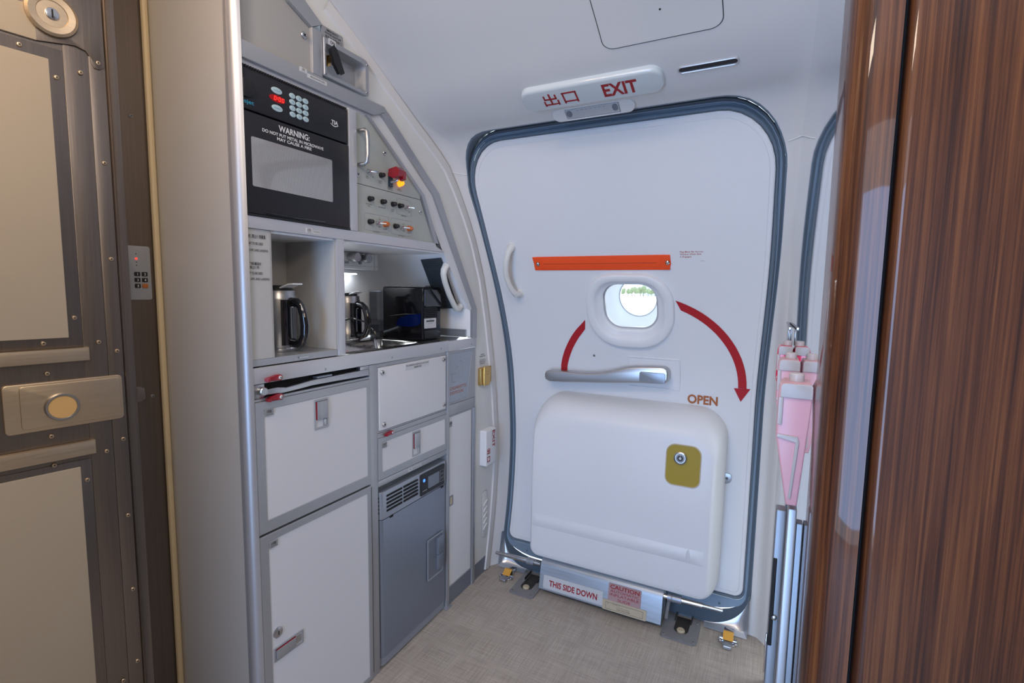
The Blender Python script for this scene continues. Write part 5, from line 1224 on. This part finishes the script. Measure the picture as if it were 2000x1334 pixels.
for u, v in ((-.146, 1.588), (-.097, 1.547), (-.060, 1.568), (-.031, 1.596), (-.031, 1.403), (-.030, 1.211), (-.096, 1.092), (-.060, 1.041), (-.030, 1.020), (-.145, 1.0445), (-.143, .986), (-.144, .862), (-.143, .8035), (-.094, .759), (-.059, .811), (-.029, .830), (-.029, .660), (-.029, .490), (-.029, .320), (-.057, .291)):
    screw(C, u, v, .0042, cdor, 'steelh', .0024 if abs(u) > .05 else .0016)
kp = thing('keypad', J(.655, 1.125), 'small metal keypad with five black keys and one orange key on the jamb', 'keypad')
MB().slab(rr(.6205, 1.1245, .6775, 1.2470, .005), .0003, .003, J, .001).build('plate', 'trim', kp)
for r_ in range(3):
    for c_ in range(2):
        u, v = .6475+c_*.0155, 1.1835-r_*.0135; last_ = r_ == 2 and c_ == 1
        o = MB().slab(rr(u-.0058, v-.0048, u+.0058, v+.0048, .0018), .003, .0052, J, .0008).build('key', 'orangeink' if last_ else 'black', kp)
        if last_: o['label'] = 'orange key'
        else: MB().text(str(r_*2+c_+1), u, v-.0027, .0054, J, .0056, bold=.012).build('key_number', 'inkw', o)
MB().cyl(.6475, 1.2180, .0022, .003, .0042, J, 10).build('status_light', 'led', kp)
for v in (1.2105, 1.2030, 1.2290): MB().cyl(.6475, v, .0011, .003, .0036, J, 8).build('dot', 'dark', kp)
js = sroot('trim_5', J(.655, .5))
screw(J, .655, 1.533, .004, js, 'plate'); screw(J, .667, .897, .004, js, 'plate')

# ================================================================== RIGHT PARTITION
XM, YC = .0495, .612
wp = thing('wooden_partition', (.3, 1.0, 0), 'dark glossy walnut partition in the right foreground with a polished mirror side', 'partition')
# rounded edge post in plan, then the flat panel behind a dark gap
P = [(XM-.0008, .690), (XM-.0004, YC+.026)]
P += [(XM+.027-.027*math.cos(a), YC+.020-.030*math.sin(a)) for a in [math.radians(d) for d in range(8, 76, 6)]]
P += [(XM+.034, YC-.0105), (XM+.0405, YC-.0115), (XM+.0405, .690)]
MB().slab(P, 0, 1.97, W).build('edge_post', 'woodl', wp)
MB().box(XM+.0405, XM+.0450, YC+.006, .690, 0, 1.97).build('gap_seal', 'dark', wp)
x0 = XM+.0450; yp = YC-.012
P = [(x0, .690)]+[(x0+.008-.008*math.cos(a), yp+.008-.008*math.sin(a)) for a in [PI/2*k/6 for k in range(7)]]+[(.72, yp), (.72, .690)]
MB().slab(P, 0, 1.97, W).build('face_panel', 'woodp', wp)
xm = lambda y: XM-.0150*(y-.69)/(1.62-.69)
MB().slab([(xm(.691)+.0006, .691), (.72, .691), (.72, 1.62), (xm(1.62)+.0006, 1.62)], 0, 1.97, W).build('core', 'cabinwall', wp)
MB().slab([(xm(.691), .691), (xm(.691)+.0005, .691), (xm(1.62)+.0005, 1.62), (xm(1.62), 1.62)], 0, 1.97, W).build('mirror_side', 'mirror', wp)
# rail and levers on the mirror side
ra = thing('aluminium_rail', (.034, .74, 0), 'upright aluminium rail with small catches below the pink levers', 'rail')
MB().cbox(.0170, .0290, .715, .735, .0, .885, .002).build('rail_profile', 'rail', ra)
MB().cbox(.0300, .0405, .712, .735, .0, .890, .002).build('outer_profile', 'trim', ra)
MB().cbox(.0410, xm(.735)-.0004, .718, .735, .0, .870, .001).build('back_profile', 'rail', ra)
for z in (.18, .36, .52, .66): MB().cbox(.0150, .0175, .7135, .7170, z, z+.055, .001).build('catch', 'chrome', ra)
for z in (.27, .46, .60, .74): MB().lathe([(.0038, 0), (.0030, .003), (.001, .004)], lambda a, b, c: Vector((.0235+a, .715-c, z+b)), 12).build('bolt', 'satin', ra)
for z, h in ((.24, .06), (.42, .09), (.565, .07), (.70, .12)): MB().cbox(.0178, .0225, .7130, .7152, z, z+h, .001).build('latch_slot', 'dark', ra)
lr = thing('lever_rail', (.036, 1.3, 1.07), 'slim polished ledge on the mirror side above the farthest lever', 'ledge')
MB().cbox(.030, xm(1.5)-.0006, 1.26, 1.50, 1.081, 1.088, .001).build('ledge', 'satin', lr)
for y in (1.30, 1.42): MB().cbox(.033, xm(1.5)-.0006, y, y+.01, 1.045, 1.081, .001).build('bracket', 'satin', lr)
def lever(y, label, m):
    x1 = xm(y+.05)-.0004
    t = thing('pink_lever', (.030, y, .90), label, 'lever', 'pink levers on the right partition')
    f = frame((0, y, 0), (1, 0, 0), (0, 0, 1))
    P = [(.0265, .8985), (.0390, .8985), (min(.0455, x1-.001), 1.000), (x1, 1.044), (x1-.003, 1.052), (.0165, 1.052), (.0130, 1.049), (.0112, 1.042), (.0108, .985)]
    MB().slab(P, -.045, 0, f, .0025).build('paddle', m, t)
    MB().slab([(.0285, .9085), (.0315, .9080), (.0365, .9800), (.0345, .9865), (.0125, .9880), (.0115, .9840), (.0325, .9795)], 0, .0022, f, .0006).build('raised_rim', 'clearp', t)
    MB().slab(rr(.0130, 1.034, x1-.001, 1.0515, (.001, .001, .003, .005)), 0, .0022, f, .0006).build('hub_cap', 'clearp', t)
    MB().slab(rr(.0115, 1.000, .0165, 1.034, .001), 0, .0018, f, .0005).build('edge_rib', 'clearp', t)
    MB().lathe([(.0085, 0), (.0085, .008), (.007, .010)], lambda a, b, c: Vector((.030+a, y-.0+.022+b*1.0, 1.0522+c)), 16).build('pivot_collar', 'clearp', t)
    for k in range(3): MB().cyl(x1-.013+k*.002, 1.040, .0085, -.050-.0012*k, -.0455, f, 18).build('spring_coil', 'plate', t)
    return t
lever(.70, 'nearest of three pink plastic levers in a row beside the walnut partition', 'pink')
lever(.95, 'middle one of three pink plastic levers in a row beside the walnut partition', 'pink')
o = lever(1.20, 'farthest, bright red lever of the three in a row beside the walnut partition', 'magenta')
